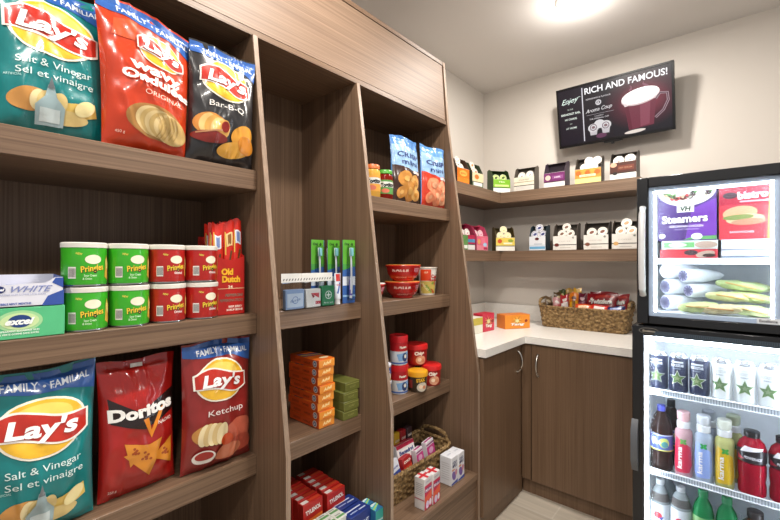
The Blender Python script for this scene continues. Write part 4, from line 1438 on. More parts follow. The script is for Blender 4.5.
def white_box():
    W_, D_, H_ = .056, .062, .128
    mb = carton(W_, D_, H_, '#dedfe4')
    D = dd(mb, front(-D_ / 2))
    D(txt('COLD', 0, H_ * .80, .010, .036, bold=.04), '#3b4474', 1)
    D(txt('&FLU', 0, H_ * .68, .012, .038, bold=.05), '#2c3566', 1)
    D(ell(-.006, H_ * .33, .015, .022, .5), '#7c62a8', 1)
    D(ell(.012, H_ * .42, .010, .014), '#c98a9c', 2)
    D(poly([(-W_ / 2 + .001, .003), (W_ / 2 - .001, .003), (W_ / 2 - .001, H_ * .14), (-W_ / 2 + .001, H_ * .08)]), '#3f4fa0', 1)
    D(rect(-W_ / 2 + .004, H_ * .52, 0, H_ * .57), '#d78a5a', 1)
    D = dd(mb, topf(H_))
    D(txt('COLD', 0, 0, .008, .03, bold=.03), '#9a9fb4', 1)
    D = dd(mb, leftf(-W_ / 2))
    for k in range(8): D(rect(-.022, H_ * (.2 + .08 * k), .02, H_ * (.225 + .08 * k)), '#c4c4c8', 1)
    return mb
ww = solo(white_box(), 'medicine_box', 'white cold remedy carton, left of the pair right of the pink cartons', 'medicine box', (-1.03, 1.612, ZB + .001), Q + .02, 0, 'white cold remedy cartons')
dup(ww, 'white cold remedy carton, right of the pair right of the pink cartons', (-1.029, 1.67, ZB + .001), Q + .02, None, 'white cold remedy cartons')

# ================================================================== COFFEE POD BOXES ON THE WALL SHELVES
def pod_box(label, x, y, z, yaw, W_, c_top, c_bot, arts=None, side='#3a332e', npod=2, pods='#e9e5dc', ring='#6b5a4c', fh=.092, bh=.165, D_=.10, podlab='', mark=None, stripe='#26211d', scale=.0245):
    t = thing('coffee_pod_box', label, 'pod box', (x, y, z + .001), yaw, 0, 'open coffee pod boxes on the wall shelves')
    th = .0012
    ins = mat('#6a5f55', .6)
    sm = mat(side, .5)
    mb = MB()
    mb.box(-W_ / 2, W_ / 2, -D_ / 2, D_ / 2, 0, .012, sm)
    mb.box(-W_ / 2, W_ / 2, D_ / 2 - th, D_ / 2, 0, bh, sm)
    for sx in (-1, 1):
        pr = [(-D_ / 2, 0), (D_ / 2, 0), (D_ / 2, bh), (D_ / 2 - .03, bh + .006), (-D_ / 2 + .03, bh - .012), (-D_ / 2, fh)]
        mb.prism(pr, 'X', sx * W_ / 2 - (th if sx > 0 else 0), sx * W_ / 2 + (th if sx < 0 else 0), sm)
    mb.box(-W_ / 2, W_ / 2, .012, D_ / 2, bh - .004, bh - .003, sm)
    mb.build('carton', t)
    mb = MB()
    mb.box(-W_ / 2, W_ / 2, -D_ / 2, -D_ / 2 + th, 0, fh, mat('#e4e0d8', .45))
    D = dd(mb, front(-D_ / 2))
    D(rect(-W_ / 2, fh * .38, W_ / 2, fh - .001), c_top, 1)
    D(rect(-W_ / 2, .001, W_ / 2, fh * .34), c_bot, 1)
    D(rect(-W_ / 2, fh * .34, W_ / 2, fh * .39), stripe, 2)
    if arts: arts(D, W_, fh)
    mb.build('front_panel', t)
    # tray of product inside just behind the front panel
    MB().box(-W_ / 2 + .002, W_ / 2 - .002, -D_ / 2 + .002, D_ / 2 - .002, .0125, fh * .72, ins).build('inner_tray', t)
    r_ = scale
    if npod == 3: spots = [(-r_ * 1.03, 0, 'left'), (r_ * 1.03, 0, 'right'), (0, r_ * 1.72, 'upper')]
    elif npod == 2: spots = [(-r_ * 1.1, 0, 'left'), (r_ * 1.1, .003, 'right')]
    elif npod == 4: spots = [(-r_ * 1.03, 0, 'lower left'), (r_ * 1.03, 0, 'lower right'), (-r_ * .1, r_ * 1.6, 'upper left'), (r_ * 1.75, r_ * 1.5, 'upper right')]
    else: spots = []
    c, s_ = math.cos(yaw), math.sin(yaw)
    for dx, dz, nm in spots:
        mb = MB()
        M = Matrix.Rotation(PI / 2 - .22, 4, 'X')
        mb.lathe([(r_ * .78, -.038), (r_ * .95, -.002), (r_ * 1.04, -.001), (r_ * 1.04, .0005)], mat('#ddd8ce', .45), 24, M)
        f0 = lambda u, v, off, M=M: M @ Vector((u, v, .0006 + off))
        D = dd(mb, f0, .35)
        D(ell(0, 0, r_ * .98, r_ * .98), pods, 1)
        D(ringsh(0, 0, r_ * .72, r_ * .80), ring, 2)
        if mark: D(ell(0, 0, r_ * .5, r_ * .34, .5), mark, 2)
        else: D(ell(r_ * .1, -r_ * .2, r_ * .32, r_ * .16, .4), ring, 2)
        py = -D_ / 2 + .034 + (.010 if dz > .01 else 0)
        solo(mb, 'coffee_pod', f'{nm} coffee pod showing in the {podlab}', 'coffee pod', (x + dx * c - py * s_, y + dx * s_ + py * c, z + fh + r_ * .66 + dz), yaw, 0, 'coffee pods in the open boxes')
    return t
YB = 2.69
# upper shelf, back wall
def a_beige(D, W, h):
    D(rect(-W * .4, h * .08, W * .4, h * .30), '#cfcbc4', 2); D(rect(-W / 2, h * .6, W / 2, h * .64), '#8a7a52', 2)
    D(txt('COFFEE', 0, h * .78, .009, W * .5), '#6a5a3a', 2)
def a_purple(D, W, h):
    D(ell(-W * .30, h * .66, W * .13, h * .18), '#d9c2b4', 2); D(rect(-W * .1, h * .55, W * .42, h * .78), '#8a4a84', 2)
    D(txt('MIX', W * .16, h * .66, .009, W * .3, bold=.03), '#e4d2e2', 3)
def a_yel(D, W, h):
    for k in range(5): D(ell((-.36 + .18 * k) * W, h * (.72 + .08 * (k % 2)), W * .12, h * .16), ['#c8621e', '#e29a3a'][k % 2], 2)
    D(rect(-W * .32, h * .45, W * .3, h * .6), '#f1e6bc', 3); D(txt('CARAMEL', 0, h * .52, .007, W * .5), '#9a4a1a', 4)
def a_brown(D, W, h):
    D(ell(-W * .36, h * .86, W * .13, h * .13), '#d9a58a', 2); D(rect(-W * .2, h * .52, W * .42, h * .8), '#6d2f1e', 2)
    D(txt('HOT COCOA', W * .1, h * .66, .008, W * .5), '#c99a7a', 3)
    D(ell(-W * .3, h * .36, W * .09, h * .09), '#1b1614', 3)
def a_lime(D, W, h):
    D(rect(-W * .42, h * .45, W * .42, h * .60), '#c9e08a', 2); D(txt('TEA', 0, h * .8, .010, W * .4, bold=.02), '#e9f3c8', 2)
pod_box('beige pod box with two white pods, second on the back of the upper shelf', -1.098, YB, ZU, .05, .135, '#e3dcc6', '#dcd8cc', a_beige, '#5b5348', 2, podlab='beige box under the television', ring='#8a8272')
pod_box('purple pod box without visible pods below the left of the television', -.897, YB, ZU, 0, .13, '#6e2b62', '#e4e0dc', a_purple, '#473a47', 0, podlab='purple box')
pod_box('yellow and orange pod box with piled white pods below the television', -.70, YB, ZU, .04, .145, '#d98a35', '#ecd98a', a_yel, '#5c5348', 4, podlab='yellow and orange box', fh=.088, ring='#b8b0a0', stripe='#e0a050')
pod_box('brown pod box with two white pods at the right end of the upper shelf', -.51, YB + .005, ZU, -.02, .135, '#4a2015', '#e8e4de', a_brown, '#4c443e', 2, podlab='brown box near the fridge', fh=.10, ring='#8a5a48', scale=.027)
pod_box('lime green pod box with two pale green pods standing in the shelf corner', -1.285, 2.655, ZU, R(52), .125, '#7db52c', '#e9ebe6', a_lime, '#2f4a1e', 2, pods='#cbdc8e', podlab='lime green box', ring='#5d7a2a', mark='#4c5a2a')
# upper shelf, left wall
def a_or(D, W, h):
    D(ell(0, h * .66, W * .32, h * .2), '#f0a34a', 2); D(txt('BOLD', 0, h * .66, .009, W * .4), '#7a3208', 3)
pod_box('orange pod box with white pods on the left part of the upper shelf', -1.325, 2.165, ZU, Q - .1, .12, '#dd6d17', '#e27f25', a_or, '#4a3020', 3, podlab='orange box on the upper shelf', stripe='#e07a20', ring='#8a5a30')
def a_cr(D, W, h):
    D(rect(-W * .4, h * .1, W * .4, h * .34), '#d9dcd4', 2); D(ell(-W * .1, h * .72, W * .2, h * .16), '#c8742c', 2)
pod_box('cream and orange pod box between the orange and lime green boxes', -1.325, 2.345, ZU, Q - .1, .12, '#d8c9a0', '#5a6a52', a_cr, '#35402a', 3, podlab='cream and orange box', ring='#a05a28', mark='#c8702c')
# lower shelf
def a_yl(D, W, h):
    D(rect(-W / 2 + .001, h * .42, W / 2 - .001, h * .96), '#e2c95a', 1.5); D(ell(-W * .3, h * .72, W * .12, h * .16), '#c8522a', 2); D(ell(W * .28, h * .76, W * .14, h * .12), '#8fa03a', 2)
    D(rect(-W * .1, h * .5, W * .36, h * .62), '#f3ecc8', 3)
def a_wh(c):
    def a(D, W, h):
        D(ell(-W * .34, h * .36, W * .10, h * .12), c, 3); D(ringsh(W * .36, h * .86, .0045, .006), '#3f4a44', 3)
        D(star(W * .36, h * .86, .004, .002), '#3f4a44', 3)
        D(txt('COFFEE', 0, h * .62, .006, W * .5), '#b9b2a8', 2)
        D(rect(-W * .2, h * .14, W * .25, h * .18), '#bdb8b0', 2)
    return a
def a_bl(D, W, h):
    D(rect(-W / 2 + .002, h * .10, W / 2 - .002, h * .28), '#6aa9cf', 2); D(ell(-W * .02, h * .82, W * .13, h * .1), '#5a2a30', 3); D(rect(-W * .2, h * .4, W * .3, h * .5), '#c2c8d2', 2)
pod_box('yellow and white pod box with cream pods in the lower shelf corner', -1.255, 2.665, ZLo, R(42), .13, '#e2cf8a', '#e6e2d8', a_yl, '#6b5a2c', 3, pods='#ece2b4', podlab='yellow and white box', ring='#c9b880')
pod_box('narrow blue and white pod box with blue-rimmed pods on the lower shelf', -1.008, YB, ZLo, .04, .105, '#dfe2e6', '#dfe4ea', a_bl, '#2c3c46', 3, pods='#d5d6de', podlab='narrow blue and white box', ring='#2d3468', mark='#3a4078', stripe='#c8ccd2')
pod_box('white pod box with a dark red seal, beside the blue and white box', -.835, YB, ZLo, .03, .14, '#e6e2da', '#e4e0d8', a_wh('#6a2a22'), '#5a5148', 3, podlab='white box with a dark red seal', ring='#b0a69a', mark='#7a5a4a', fh=.088)
pod_box('white pod box with a brown seal and two pods, middle of three', -.655, YB, ZLo, .02, .135, '#e6e2da', '#e4e0d8', a_wh('#7a4a38'), '#453d36', 2, podlab='white box with a brown seal', ring='#b0a69a', mark='#7a4a3a', scale=.027, fh=.088)
pod_box('white pod box with a pale tan seal, beside the freezer', -.50, YB, ZLo, .0, .135, '#e6e2da', '#e4e0d8', a_wh('#d0a468'), '#4a423a', 3, podlab='white box with a tan seal', ring='#b0a69a', mark='#c0946a', fh=.088, scale=.027)
def a_pk(D, W, h):
    D(rect(-W * .1, h * .1, W * .25, h * .9), '#e0788c', 2); D(ell(W * .22, h * .4, W * .16, h * .14), '#9cc4dc', 3); D(ell(-W * .3, h * .6, W * .12, h * .18), '#d9a85a', 3); D(rect(W * .1, h * .06, W * .44, h * .22), '#b01c4a', 3)
def a_cg(D, W, h):
    D(rect(-W / 2, h * .02, -W * .1, h * .97), '#5c8a4a', 3); D(rect(-W * .1, h * .5, W / 2, h * .72), '#4a86ac', 3); D(poly([(-W * .1, h), (W / 2, h), (W * .4, h * .72), (-W * .1, h * .72)]), '#a81c44', 3); D(rect(-W * .46, h * .08, -W * .14, h * .3), '#e2e6da', 4)
pod_box('green and crimson pod box on the left part of the lower shelf', -1.318, 2.22, ZLo, Q - .1, .125, '#b01c48', '#dcd8d4', a_cg, '#8e1c3e', 2, podlab='green and crimson box', ring='#b05a70')
pod_box('pink pod box next to the green and crimson one on the lower shelf', -1.318, 2.395, ZLo, Q - .15, .12, '#e0607c', '#e08a94', a_pk, '#c8466a', 2, pods='#edc3cb', podlab='pink box', ring='#d0607a', stripe='#e0708a')

# ================================================================== TELEVISION
def emis(name, hexc, st=1.0):
    m = bpy.data.materials.new(name)
    m.use_nodes = True
    nt = m.node_tree
    b = nt.nodes['Principled BSDF']
    b.inputs['Base Color'].default_value = (.004, .004, .005, 1)
    b.inputs['Roughness'].default_value = .25
    b.inputs['Emission Color'].default_value = lin(hexc)
    b.inputs['Emission Strength'].default_value = st
    return m
def halo_screen():
    m = bpy.data.materials.new('screen_picture')
    m.use_nodes = True
    nt = m.node_tree
    b = nt.nodes['Principled BSDF']
    b.inputs['Base Color'].default_value = (.004, .004, .005, 1)
    b.inputs['Roughness'].default_value = .25
    tc = nt.nodes.new('ShaderNodeTexCoord')
    mp = nt.nodes.new('ShaderNodeMapping')
    mp.inputs['Location'].default_value = (-.165 / .21, 0, -.20 / .17)
    mp.inputs['Scale'].default_value = (1 / .21, .001, 1 / .17)
    gr = nt.nodes.new('ShaderNodeTexGradient')
    gr.gradient_type = 'SPHERICAL'
    rp = nt.nodes.new('ShaderNodeValToRGB')
    rp.color_ramp.elements[0].position = 0
    rp.color_ramp.elements[0].color = lin('#130e1a')
    rp.color_ramp.elements[1].position = .75
    rp.color_ramp.elements[1].color = lin('#8c3044')
    e = rp.color_ramp.elements.new(.35); e.color = lin('#4a1828')
    nt.links.new(tc.outputs['Object'], mp.inputs['Vector'])
    nt.links.new(mp.outputs['Vector'], gr.inputs['Vector'])
    nt.links.new(gr.outputs['Fac'], rp.inputs['Fac'])
    nt.links.new(rp.outputs['Color'], b.inputs['Emission Color'])
    b.inputs['Emission Strength'].default_value = 1.0
    return m
TW, TH = .635, .372
tv = thing('television', 'flat black wall television showing a coffee advertisement', 'television', (-.593, 2.788, 2.088), 0, R(11))
blk = mat('#121214', .3)
mb = MB().box(-TW / 2, TW / 2, 0, .035, 0, TH, blk, .003)
mb.build('housing', tv)
mb = MB()
bz_ = .012
for a in ((-TW / 2, TW / 2, -.004, 0, 0, bz_ + .004), (-TW / 2, TW / 2, -.004, 0, TH - bz_, TH), (-TW / 2, -TW / 2 + bz_, -.004, 0, 0, TH), (TW / 2 - bz_, TW / 2, -.004, 0, 0, TH)):
    mb.box(*a, mat('#0d0d0f', .22), .001)
mb.build('bezel', tv)
mb = MB()
x0, x1, z0, z1 = -TW / 2 + bz_, TW / 2 - bz_, bz_ + .004, TH - bz_
sw, sh = x1 - x0, z1 - z0
f = front(-.0008)
mb.decal(rect(x0, z0, x1, z1), f, halo_screen(), 0, 1)
def E(s, h, l=1, st=1.0):
    mb.decal(s, f, _M.setdefault(('em', h, st), emis('screen_' + h.lstrip('#'), h, st)), .0002 * l, 1)
U = lambda a: x0 + a * sw
V = lambda a: z0 + a * sh
E(rect(x0, z0, U(.232), z1), '#17101f', 1)
E(rect(U(.232), V(.02), U(.242), V(.97)), '#d8d4dc', 2, 1.2)
E(txt('Enjoy', U(.115), V(.80), .030, .105, rot=.06, shear=.45), '#dff0e6', 2, 1.4)
E(ribbon([(U(.04), V(.74)), (U(.08), V(.755)), (U(.2), V(.83)), (U(.22), V(.83))], .0012), '#dff0e6', 2, 1.2)
E(txt('IN OUR', U(.115), V(.64), .008, .034, bold=.02), '#c9d6c9', 2)
E(txt('BREAKFAST BAR,', U(.115), V(.56), .012, .118, bold=.04), '#e6f0e6', 2)
E(txt('NO CHARGE,', U(.115), V(.465), .011, .075, bold=.04), '#e6f0e6', 2)
E(txt('or', U(.115), V(.38), .008, .014, bold=.02), '#c9d6c9', 2)
E(txt('AT HOME', U(.115), V(.30), .011, .066, bold=.03), '#e6f0e6', 2)
E(txt('RICH AND FAMOUS!', U(.615), V(.895), .036, sw * .71, bold=.02), '#f2f0f2', 2, 1.4)
E(txt('REFRESHING & FLAVOUR', U(.385), V(.745), .008, .14, bold=.02), '#d8d2d6', 2)
E(ringsh(U(.385), V(.655), .010, .0165), '#e4e0e4', 2)
E(txt('&', U(.385), V(.655), .017, .013, bold=.03), '#e4e0e4', 2)
E(txt('Aroma Coup', U(.385), V(.545), .022, .150, rot=.05, shear=.45), '#f0ecee', 2, 1.2)
E(rect(U(.27), V(.46), U(.52), V(.465)), '#b8b0b8', 2)
E(txt('COFFEES', U(.385), V(.425), .007, .05), '#d8d2d6', 2)
E(txt('THE ORIGINAL CUP', U(.385), V(.385), .008, .11, bold=.02), '#d8d2d6', 2)
for dx, dy in ((-.035, 0), (.035, .006), (.0, .018)):
    E(ell(U(.385) + dx, V(.225) + dy, .031, .026), '#e8e4e6', 3, 1.0)
for dx in (-.035, .035):
    E(poly([(U(.385) + dx - .025, V(.225)), (U(.385) + dx + .025, V(.225)), (U(.385) + dx + .018, V(.10)), (U(.385) + dx - .018, V(.10))]), '#d2ccd0', 3)
    E(ringsh(U(.385) + dx, V(.235), .016, .020), '#6a4a58', 4)
    E(ell(U(.385) + dx, V(.235), .010, .008), '#8a6a70', 4)
E(ell(U(.40), V(.07), .03, .014), '#6a3a5a', 5)
# glass mug
cx = U(.745)
E(poly([(cx - .082, V(.56)), (cx + .085, V(.62)), (cx + .066, V(.10)), (cx - .060, V(.07))]), '#7a2f42', 3)
E(poly([(cx + .0, V(.58)), (cx + .055, V(.60)), (cx + .045, V(.12)), (cx + .0, V(.10))]), '#93485a', 4)
E(poly([(cx - .082, V(.56)), (cx - .062, V(.56)), (cx - .042, V(.08)), (cx - .058, V(.07))]), '#6a2034', 4)
E(ell(cx + .002, V(.585), .098, .042, .10), '#e8d2d2', 5)
E(ell(cx + .002, V(.61), .096, .042, .10), '#fff6f2', 6, 1.5)
E(ell(cx + .002, V(.635), .080, .032, .10), '#ffffff', 7, 1.6)
E(poly([(cx - .094, V(.57)), (cx + .10, V(.63)), (cx + .09, V(.52)), (cx - .078, V(.47))]), '#f0dede', 5, 1.2)
hp_ = [(cx + .078, V(.50)), (cx + .10, V(.58)), (cx + .135, V(.56)), (cx + .138, V(.44)), (cx + .115, V(.30)), (cx + .075, V(.20))]
E(ribbon(hp_, .0065), '#b89aa4', 5)
E(ribbon(hp_, .0028), '#4a1c30', 6)
E(ribbon([(cx - .05 + .01 * math.sin(k), V(.72 + .03 * k)) for k in range(4)], lambda a: .006 * (1 - a) + .001), '#94586a', 2)
E(ribbon([(cx + .03 + .012 * math.sin(k * 1.2 + 2), V(.73 + .03 * k)) for k in range(4)], lambda a: .008 * (1 - a) + .001), '#94586a', 2)
E(ell(cx - .03, V(.035), .055, .010, .05), '#f4e6dc', 3)
mb.build('screen', tv)
mb = MB()
mb.box(-.05, .05, -.002, .03, -.010, 0.0, blk, .002)
mb.box(-.012, .006, -.002, .012, -.022, -.009, blk, .002)
mb.build('sensor_bar', tv)
mb = MB()
Mi = Matrix.Rotation(-R(11), 4, 'X')
br_ = MB().box(-.06, .06, 2.83 - 2.788, 2.8985 - 2.788, .10, .20, mat('#1b1b1d', .5), .002)
br_.box(-.10, .10, 2.890 - 2.788, 2.8985 - 2.788, .05, .25, mat('#1b1b1d', .5), .002)
mb.join(br_, Mi)
mb.build('wall_bracket', tv)

# ================================================================== FRIDGE AND FREEZER
def shiny(hexc): return mat(hexc, .18)
FRX0, FRX1 = -.335, .24
FRY = 1.90
lit = mat('#f4f8ff', .4, emit=38.0)
inner = mat('#eef2f6', .4)
bk = mat('#17181b', .25)
fr = thing('drinks_fridge', 'black glass-door drinks fridge standing on the floor right of the worktop', 'fridge', ((FRX0 + FRX1) / 2, 2.2, 0))
FS = ((FRX0 + FRX1) / 2, 2.2, 0)
FB = 2.52
mb = MB()
ix0, ix1 = FRX0 + .04, FRX1 - .04
mb.box(FRX0, ix0, FRY + .045, FB, .03, 1.08, bk)
mb.box(ix1, FRX1, FRY + .045, FB, .03, 1.08, bk)
mb.box(ix0, ix1, FB - .04, FB, .03, 1.08, bk)
mb.box(ix0, ix1, FRY + .045, FB - .04, .03, .13, bk)
mb.box(ix0, ix1, FRY + .045, FB - .04, 1.045, 1.08, bk)
mb.build('cabinet', fr, FS)
mb = MB()
g = .004
mb.box(ix0, ix0 + g, FRY + .047, FB - .04, .13, 1.045, inner)
mb.box(ix1 - g, ix1, FRY + .047, FB - .04, .13, 1.045, inner)
mb.box(ix0, ix1, FB - .044, FB - .04, .13, 1.045, inner)
mb.box(ix0, ix1, FRY + .047, FB - .04, .13, .134, inner)
mb.box(ix0, ix1, FRY + .047, FB - .04, 1.041, 1.045, inner)
mb.build('liner', fr, FS)
for z in (.10,):
    for x in (FRX0 + .05, FRX1 - .05):
        for y in (FRY + .1, FB - .06):
            MB().lathe([(.018, 0), (.016, .03)], bk, 14, Matrix.Translation((x, y, 0))).build('foot', fr, FS)
dr = MB()
dx0, dx1 = FRX0 + .042, FRX1 - .042
dr.box(FRX0, dx0, FRY, FRY + .04, .05, 1.082, bk, .003)
dr.box(dx1, FRX1, FRY, FRY + .04, .05, 1.082, bk, .003)
dr.box(dx0, dx1, FRY, FRY + .04, 1.042, 1.082, bk, .003)
dr.box(dx0, dx1, FRY, FRY + .04, .05, .12, bk, .003)
door = dr.build('door', fr, FS)
MB().box(dx0, dx1, FRY + .012, FRY + .018, .12, 1.042, glass).build('glass_pane', door, FS)
mb = MB()
mb.box(FRX0 + .075, dx1 - .01, FRY - .0015, FRY, 1.046, 1.064, mat('#26303a', .4))
for k in range(60):
    xx = FRX0 + .08 + k * .006
    if xx < dx1 - .015: mb.box(xx, xx + .0025, FRY - .0022, FRY - .0015, 1.047, 1.063, mat('#43525f', .4))
mb.build('vent_strip', door, FS)
mb = MB()
f = front(FRY - .0004, FRX0 + .058, 1.062)
mb.decal(ell(0, 0, .034, .0125), f, mat('#9a958c', .25, .8), .0004, 1)
mb.decal(ell(0, 0, .0315, .0105), f, mat('#1c1a1a', .3), .0008, 1)
mb.decal(txt('Excellence', 0, 0, .008, .042, bold=.02, shear=.2), f, mat('#c9bfae', .3, .5), .0012, 1)
mb.build('badge', door, FS)
mb = MB()
mb.prism([(FRY - .026, .535), (FRY - .026, .655), (FRY, .70), (FRY, .49)], 'X', FRX0 - .002, FRX0 + .022, mat('#5c6066', .35))
mb.build('handle', door, FS)
mb = MB()
for x in (dx0 + .003, dx1 - .010):
    mb.box(x, x + .007, FRY + .020, FRY + .032, .13, 1.035, lit)
mb.build('led_strip', door, FS)
MB().box(ix0 + .03, ix1 - .03, FRY + .055, FRY + .085, 1.018, 1.038, lit, .003).build('lamp_or_fill_tube', fr, FS)
def wire_shelf(z):
    mb = MB()
    wm = mat('#e8ecf0', .3)
    y0, y1 = FRY + .065, FB - .05
    mb.box(ix0 + .006, ix1 - .006, y0 - .004, y0, z - .010, z + .012, wm)
    for zz in (z - .010, z + .012):
        mb.tube([(ix0 + .006, y0 - .006, zz), (ix1 - .006, y0 - .006, zz)], .003, wm, 6)
    nn = 58
    for k in range(nn):
        x = ix0 + .010 + (ix1 - ix0 - .02) * k / (nn - 1)
        mb.box(x - .0012, x + .0012, y0 - .0075, y0 - .004, z - .009, z + .011, mat('#9aa6b4', .4))
        mb.box(x - .0012, x + .0012, y0, y1, z - .004, z - .0005, wm)
    for y in (y0 + .14, y0 + .28, y1):
        mb.tube([(ix0 + .006, y, z - .006), (ix1 - .006, y, z - .006)], .003, wm, 6)
    mb.build('wire_shelf', fr, FS)
FZ = (.808, .482, .15)
for z in FZ[:2]: wire_shelf(z)
wire_shelf(.180)

# cans
def can(color, starc, white):
    r, h = .0325, .160
    t = thing('drink_can', '', 'can', (0, 0, 0))
    alu = mat('#c8ccd0', .25, .9)
    mb = MB()
    bd = mat(color, .3, .15, coat=.3)
    mb.lathe([(r * .78, .001), (r * .98, .010), (r, .014), (r, h - .016), (r * .82, h - .002), (r * .80, h)], [alu, bd, bd, alu, alu], 30)
    D = dd(mb, cyl(r), .35, .006)
    D(star(0, h * .40, .033, .0138), '#d8d9d2' if not white else '#c9d2c2', 1)
    D(star(0, h * .40, .0285, .012), starc, 2)
    D(star(0, h * .40, .011, .0046), '#8d9a70' if not white else '#7c8f6c', 3)
    D(txt('ROCKSTAR', 0, h * .72, .010, .044, bold=.05), '#c9ced6' if not white else '#c3c6c6', 1)
    D(txt('ENERGY', 0, h * .64, .005, .024, bold=.03), '#8d97a8', 1)
    D(rect(-.02, h * .78, .02, h * .82), '#cfd4da' if not white else '#d8dada', 1)
    D(txt('473 ml', .006, h * .09, .004, .014), '#aeb6c2', 1)
    mb.build('can_body', t)
    MB().box(-.006, .006, -.014, .004, h + .0002, h + .0014, alu, .0004).build('pull_tab', t)
    return t
cd = can('#1a2242', '#55733a', False)
cw = can('#e4e7e6', '#5d7a4a', True)
cx_ = [-.2575, -.190, -.1225, -.055, .0125, .080, .147]
for k, x in enumerate(cx_):
    src = cd if k < 3 else cw
    lab = ['leftmost dark blue drink can on the top fridge shelf', 'middle dark blue drink can on the top fridge shelf', 'dark blue drink can next to the white cans',
           'white drink can next to the dark blue cans', 'second white drink can from the dark blue cans', 'third white drink can from the dark blue cans', 'last white drink can, beside the right fridge wall'][k]
    loc = (x, 2.005, FZ[0] + .001)
    rz = -.12 + .1 * math.sin(k * 2)
    if k in (0, 3):
        src.location = loc; src.rotation_euler = (0, 0, rz); relabel(src, lab, 'drink cans on the top fridge shelf')
    else: dup(src, lab, loc, rz, None, 'drink cans on the top fridge shelf')

def bottle(label, loc, prof, seg, capc, capr, cz0, cz1, art=None, rz=0.0, group=None, name='drink_bottle', fr_=None):
    t = thing(name, label, 'bottle', loc, rz, 0, group)
    mb = MB().lathe(prof, seg, 30)
    def rad(v):
        for (r0_, a), (r1_, b_) in zip(prof, prof[1:]):
            if a <= v <= b_ and b_ > a: return r0_ + (r1_ - r0_) * (v - a) / (b_ - a)
        return prof[-1][0]
    if art: art(dd(mb, cyl(rad), .3, .007, .0006))
    mb.build('bottle_body', t)
    MB().lathe([(capr, cz0), (capr * 1.04, cz0 + .002), (capr * 1.04, cz1 - .002), (capr * .92, cz1)], mat(capc, .35), 24).build('cap', t)
    return t
# cola bottles
cola = liquid('#2c1a14', .25)
clear = liquid('#c9d2d6', .6)
CO = [(.034, 0), (.039, .006), (.040, .03), (.036, .055), (.040, .085), (.040, .150), (.039, .165), (.036, .188), (.026, .215), (.013, .238), (.012, .250)]
def a_cola(D):
    D(rect(-.09, .085, .09, .150), '#3c4f9c', 1)
    D(poly([(-.075, .085), (.075, .085), (.075, .090), (-.075, .090)]), '#d8d25a', 2)
    D(rect(-.075, .146, .075, .150), '#b9c2e0', 2)
    D(ell(.018, .118, .018, .020), '#b8c060', 2); D(ell(.020, .112, .012, .012), '#4a8a8a', 3)
    D(ell(-.018, .125, .012, .012), '#c4cae6', 3)
    D(txt('pepsi', -.010, .118, .012, .030, rot=.3, bold=.04), '#e6ebf6', 4)
Z2 = FZ[1] + .001
bottle('cola bottle with a blue label at the left of the middle fridge shelf', (-.249, 2.012, Z2), CO, cola, '#3c44a0', .0145, .238, .262, a_cola, -.1, 'cola bottles')
bottle('cola bottle standing behind the front one, its neck showing above it', (-.225, 2.098, Z2), CO, cola, '#1d1e26', .0145, .238, .268, a_cola, 0, 'cola bottles')
# flavoured waters
KA = [(.028, 0), (.0295, .004), (.031, .05), (.0285, .12), (.0305, .165), (.028, .178), (.018, .190), (.018, .196)]
def a_karma(dark, blob):
    def a(D):
        D(poly([(-.030, .03), (-.02, .015), (.025, .02), (.036, .05), (.03, .12), (-.02, .155), (-.034, .10)]), blob, 1)
        D(txt('karma', -.008, .075, .016, .085, rot=PI / 2, bold=.02), '#efe9e6', 3)
        for k in range(4):
            a_ = PI / 4 + k * PI / 2
            D(ell(.004 + .007 * math.cos(a_), .140 + .007 * math.sin(a_), .006, .0045, a_), dark, 3)
    return a
def karma(label, loc, body, dark, blob, capc, g='flavoured water bottles', rz=0.0):
    t = bottle(label, loc, KA, liquid(body, .35), '#e4e6e8', .022, .190, .215, a_karma(dark, blob), rz, g)
    MB().lathe([(.016, .215), (.0215, .222), (.0225, .250), (.019, .254)], mat(capc, .35), 24).build('dosing_cap', t)
karma('pink and red flavoured water bottle on the middle fridge shelf', (-.174, 2.01, Z2), '#e0b6bc', '#5a9a4a', '#c62a48', '#e6b8bc', rz=-.1)
karma('pale blue flavoured water bottle between the pink and yellow ones', (-.1105, 2.01, Z2), '#c6d2e4', '#2f9a4a', '#8fa6e0', '#d4d8de', rz=-.08)
karma('yellow flavoured water bottle next to the red sports drink', (-.047, 2.01, Z2), '#d6d68e', '#3f9a3a', '#d2ac10', '#dfe2d4', rz=-.05)
karma('pale blue flavoured water bottle in the second row, behind the blue one', (-.098, 2.09, Z2), '#c6d2e4', '#2f9a4a', '#8fa6e0', '#b4bac4')
karma('yellow flavoured water bottle in the second row, behind the yellow one', (-.022, 2.09, Z2), '#c9cc8e', '#3f9a3a', '#d2ac10', '#bcc4a4')
PW = [(.034, 0), (.040, .006), (.041, .035), (.038, .055), (.041, .075), (.041, .110), (.037, .118), (.042, .125), (.043, .165), (.036, .190), (.020, .208), (.019, .216)]
def a_pow(D):
    D(poly([(-.06, .122), (.06, .122), (.06, .165), (.03, .172), (-.03, .172), (-.06, .165)]), '#1c1a20', 1)
    D(poly([(-.035, .160), (.03, .172), (.036, .180), (-.02, .182)]), '#e6e2e6', 2)
    D(txt('POWERADE', .004, .142, .009, .052, rot=-.04, bold=.04, shear=.15), '#d8d4da', 2)
    D(poly([(-.045, .130), (-.02, .134), (-.045, .15)]), '#b01c38', 2)
pr_ = liquid('#a3142c', .3)
bottle('red sports drink bottle with a black cap beside the yellow flavoured water', (.031, 2.01, Z2), PW, pr_, '#17171a', .0225, .210, .232, a_pow, -.03, 'red sports drink bottles')
bottle('red sports drink bottle at the right of the middle fridge shelf', (.118, 2.01, Z2), PW, pr_, '#17171a', .0225, .210, .232, a_pow, 0, 'red sports drink bottles')
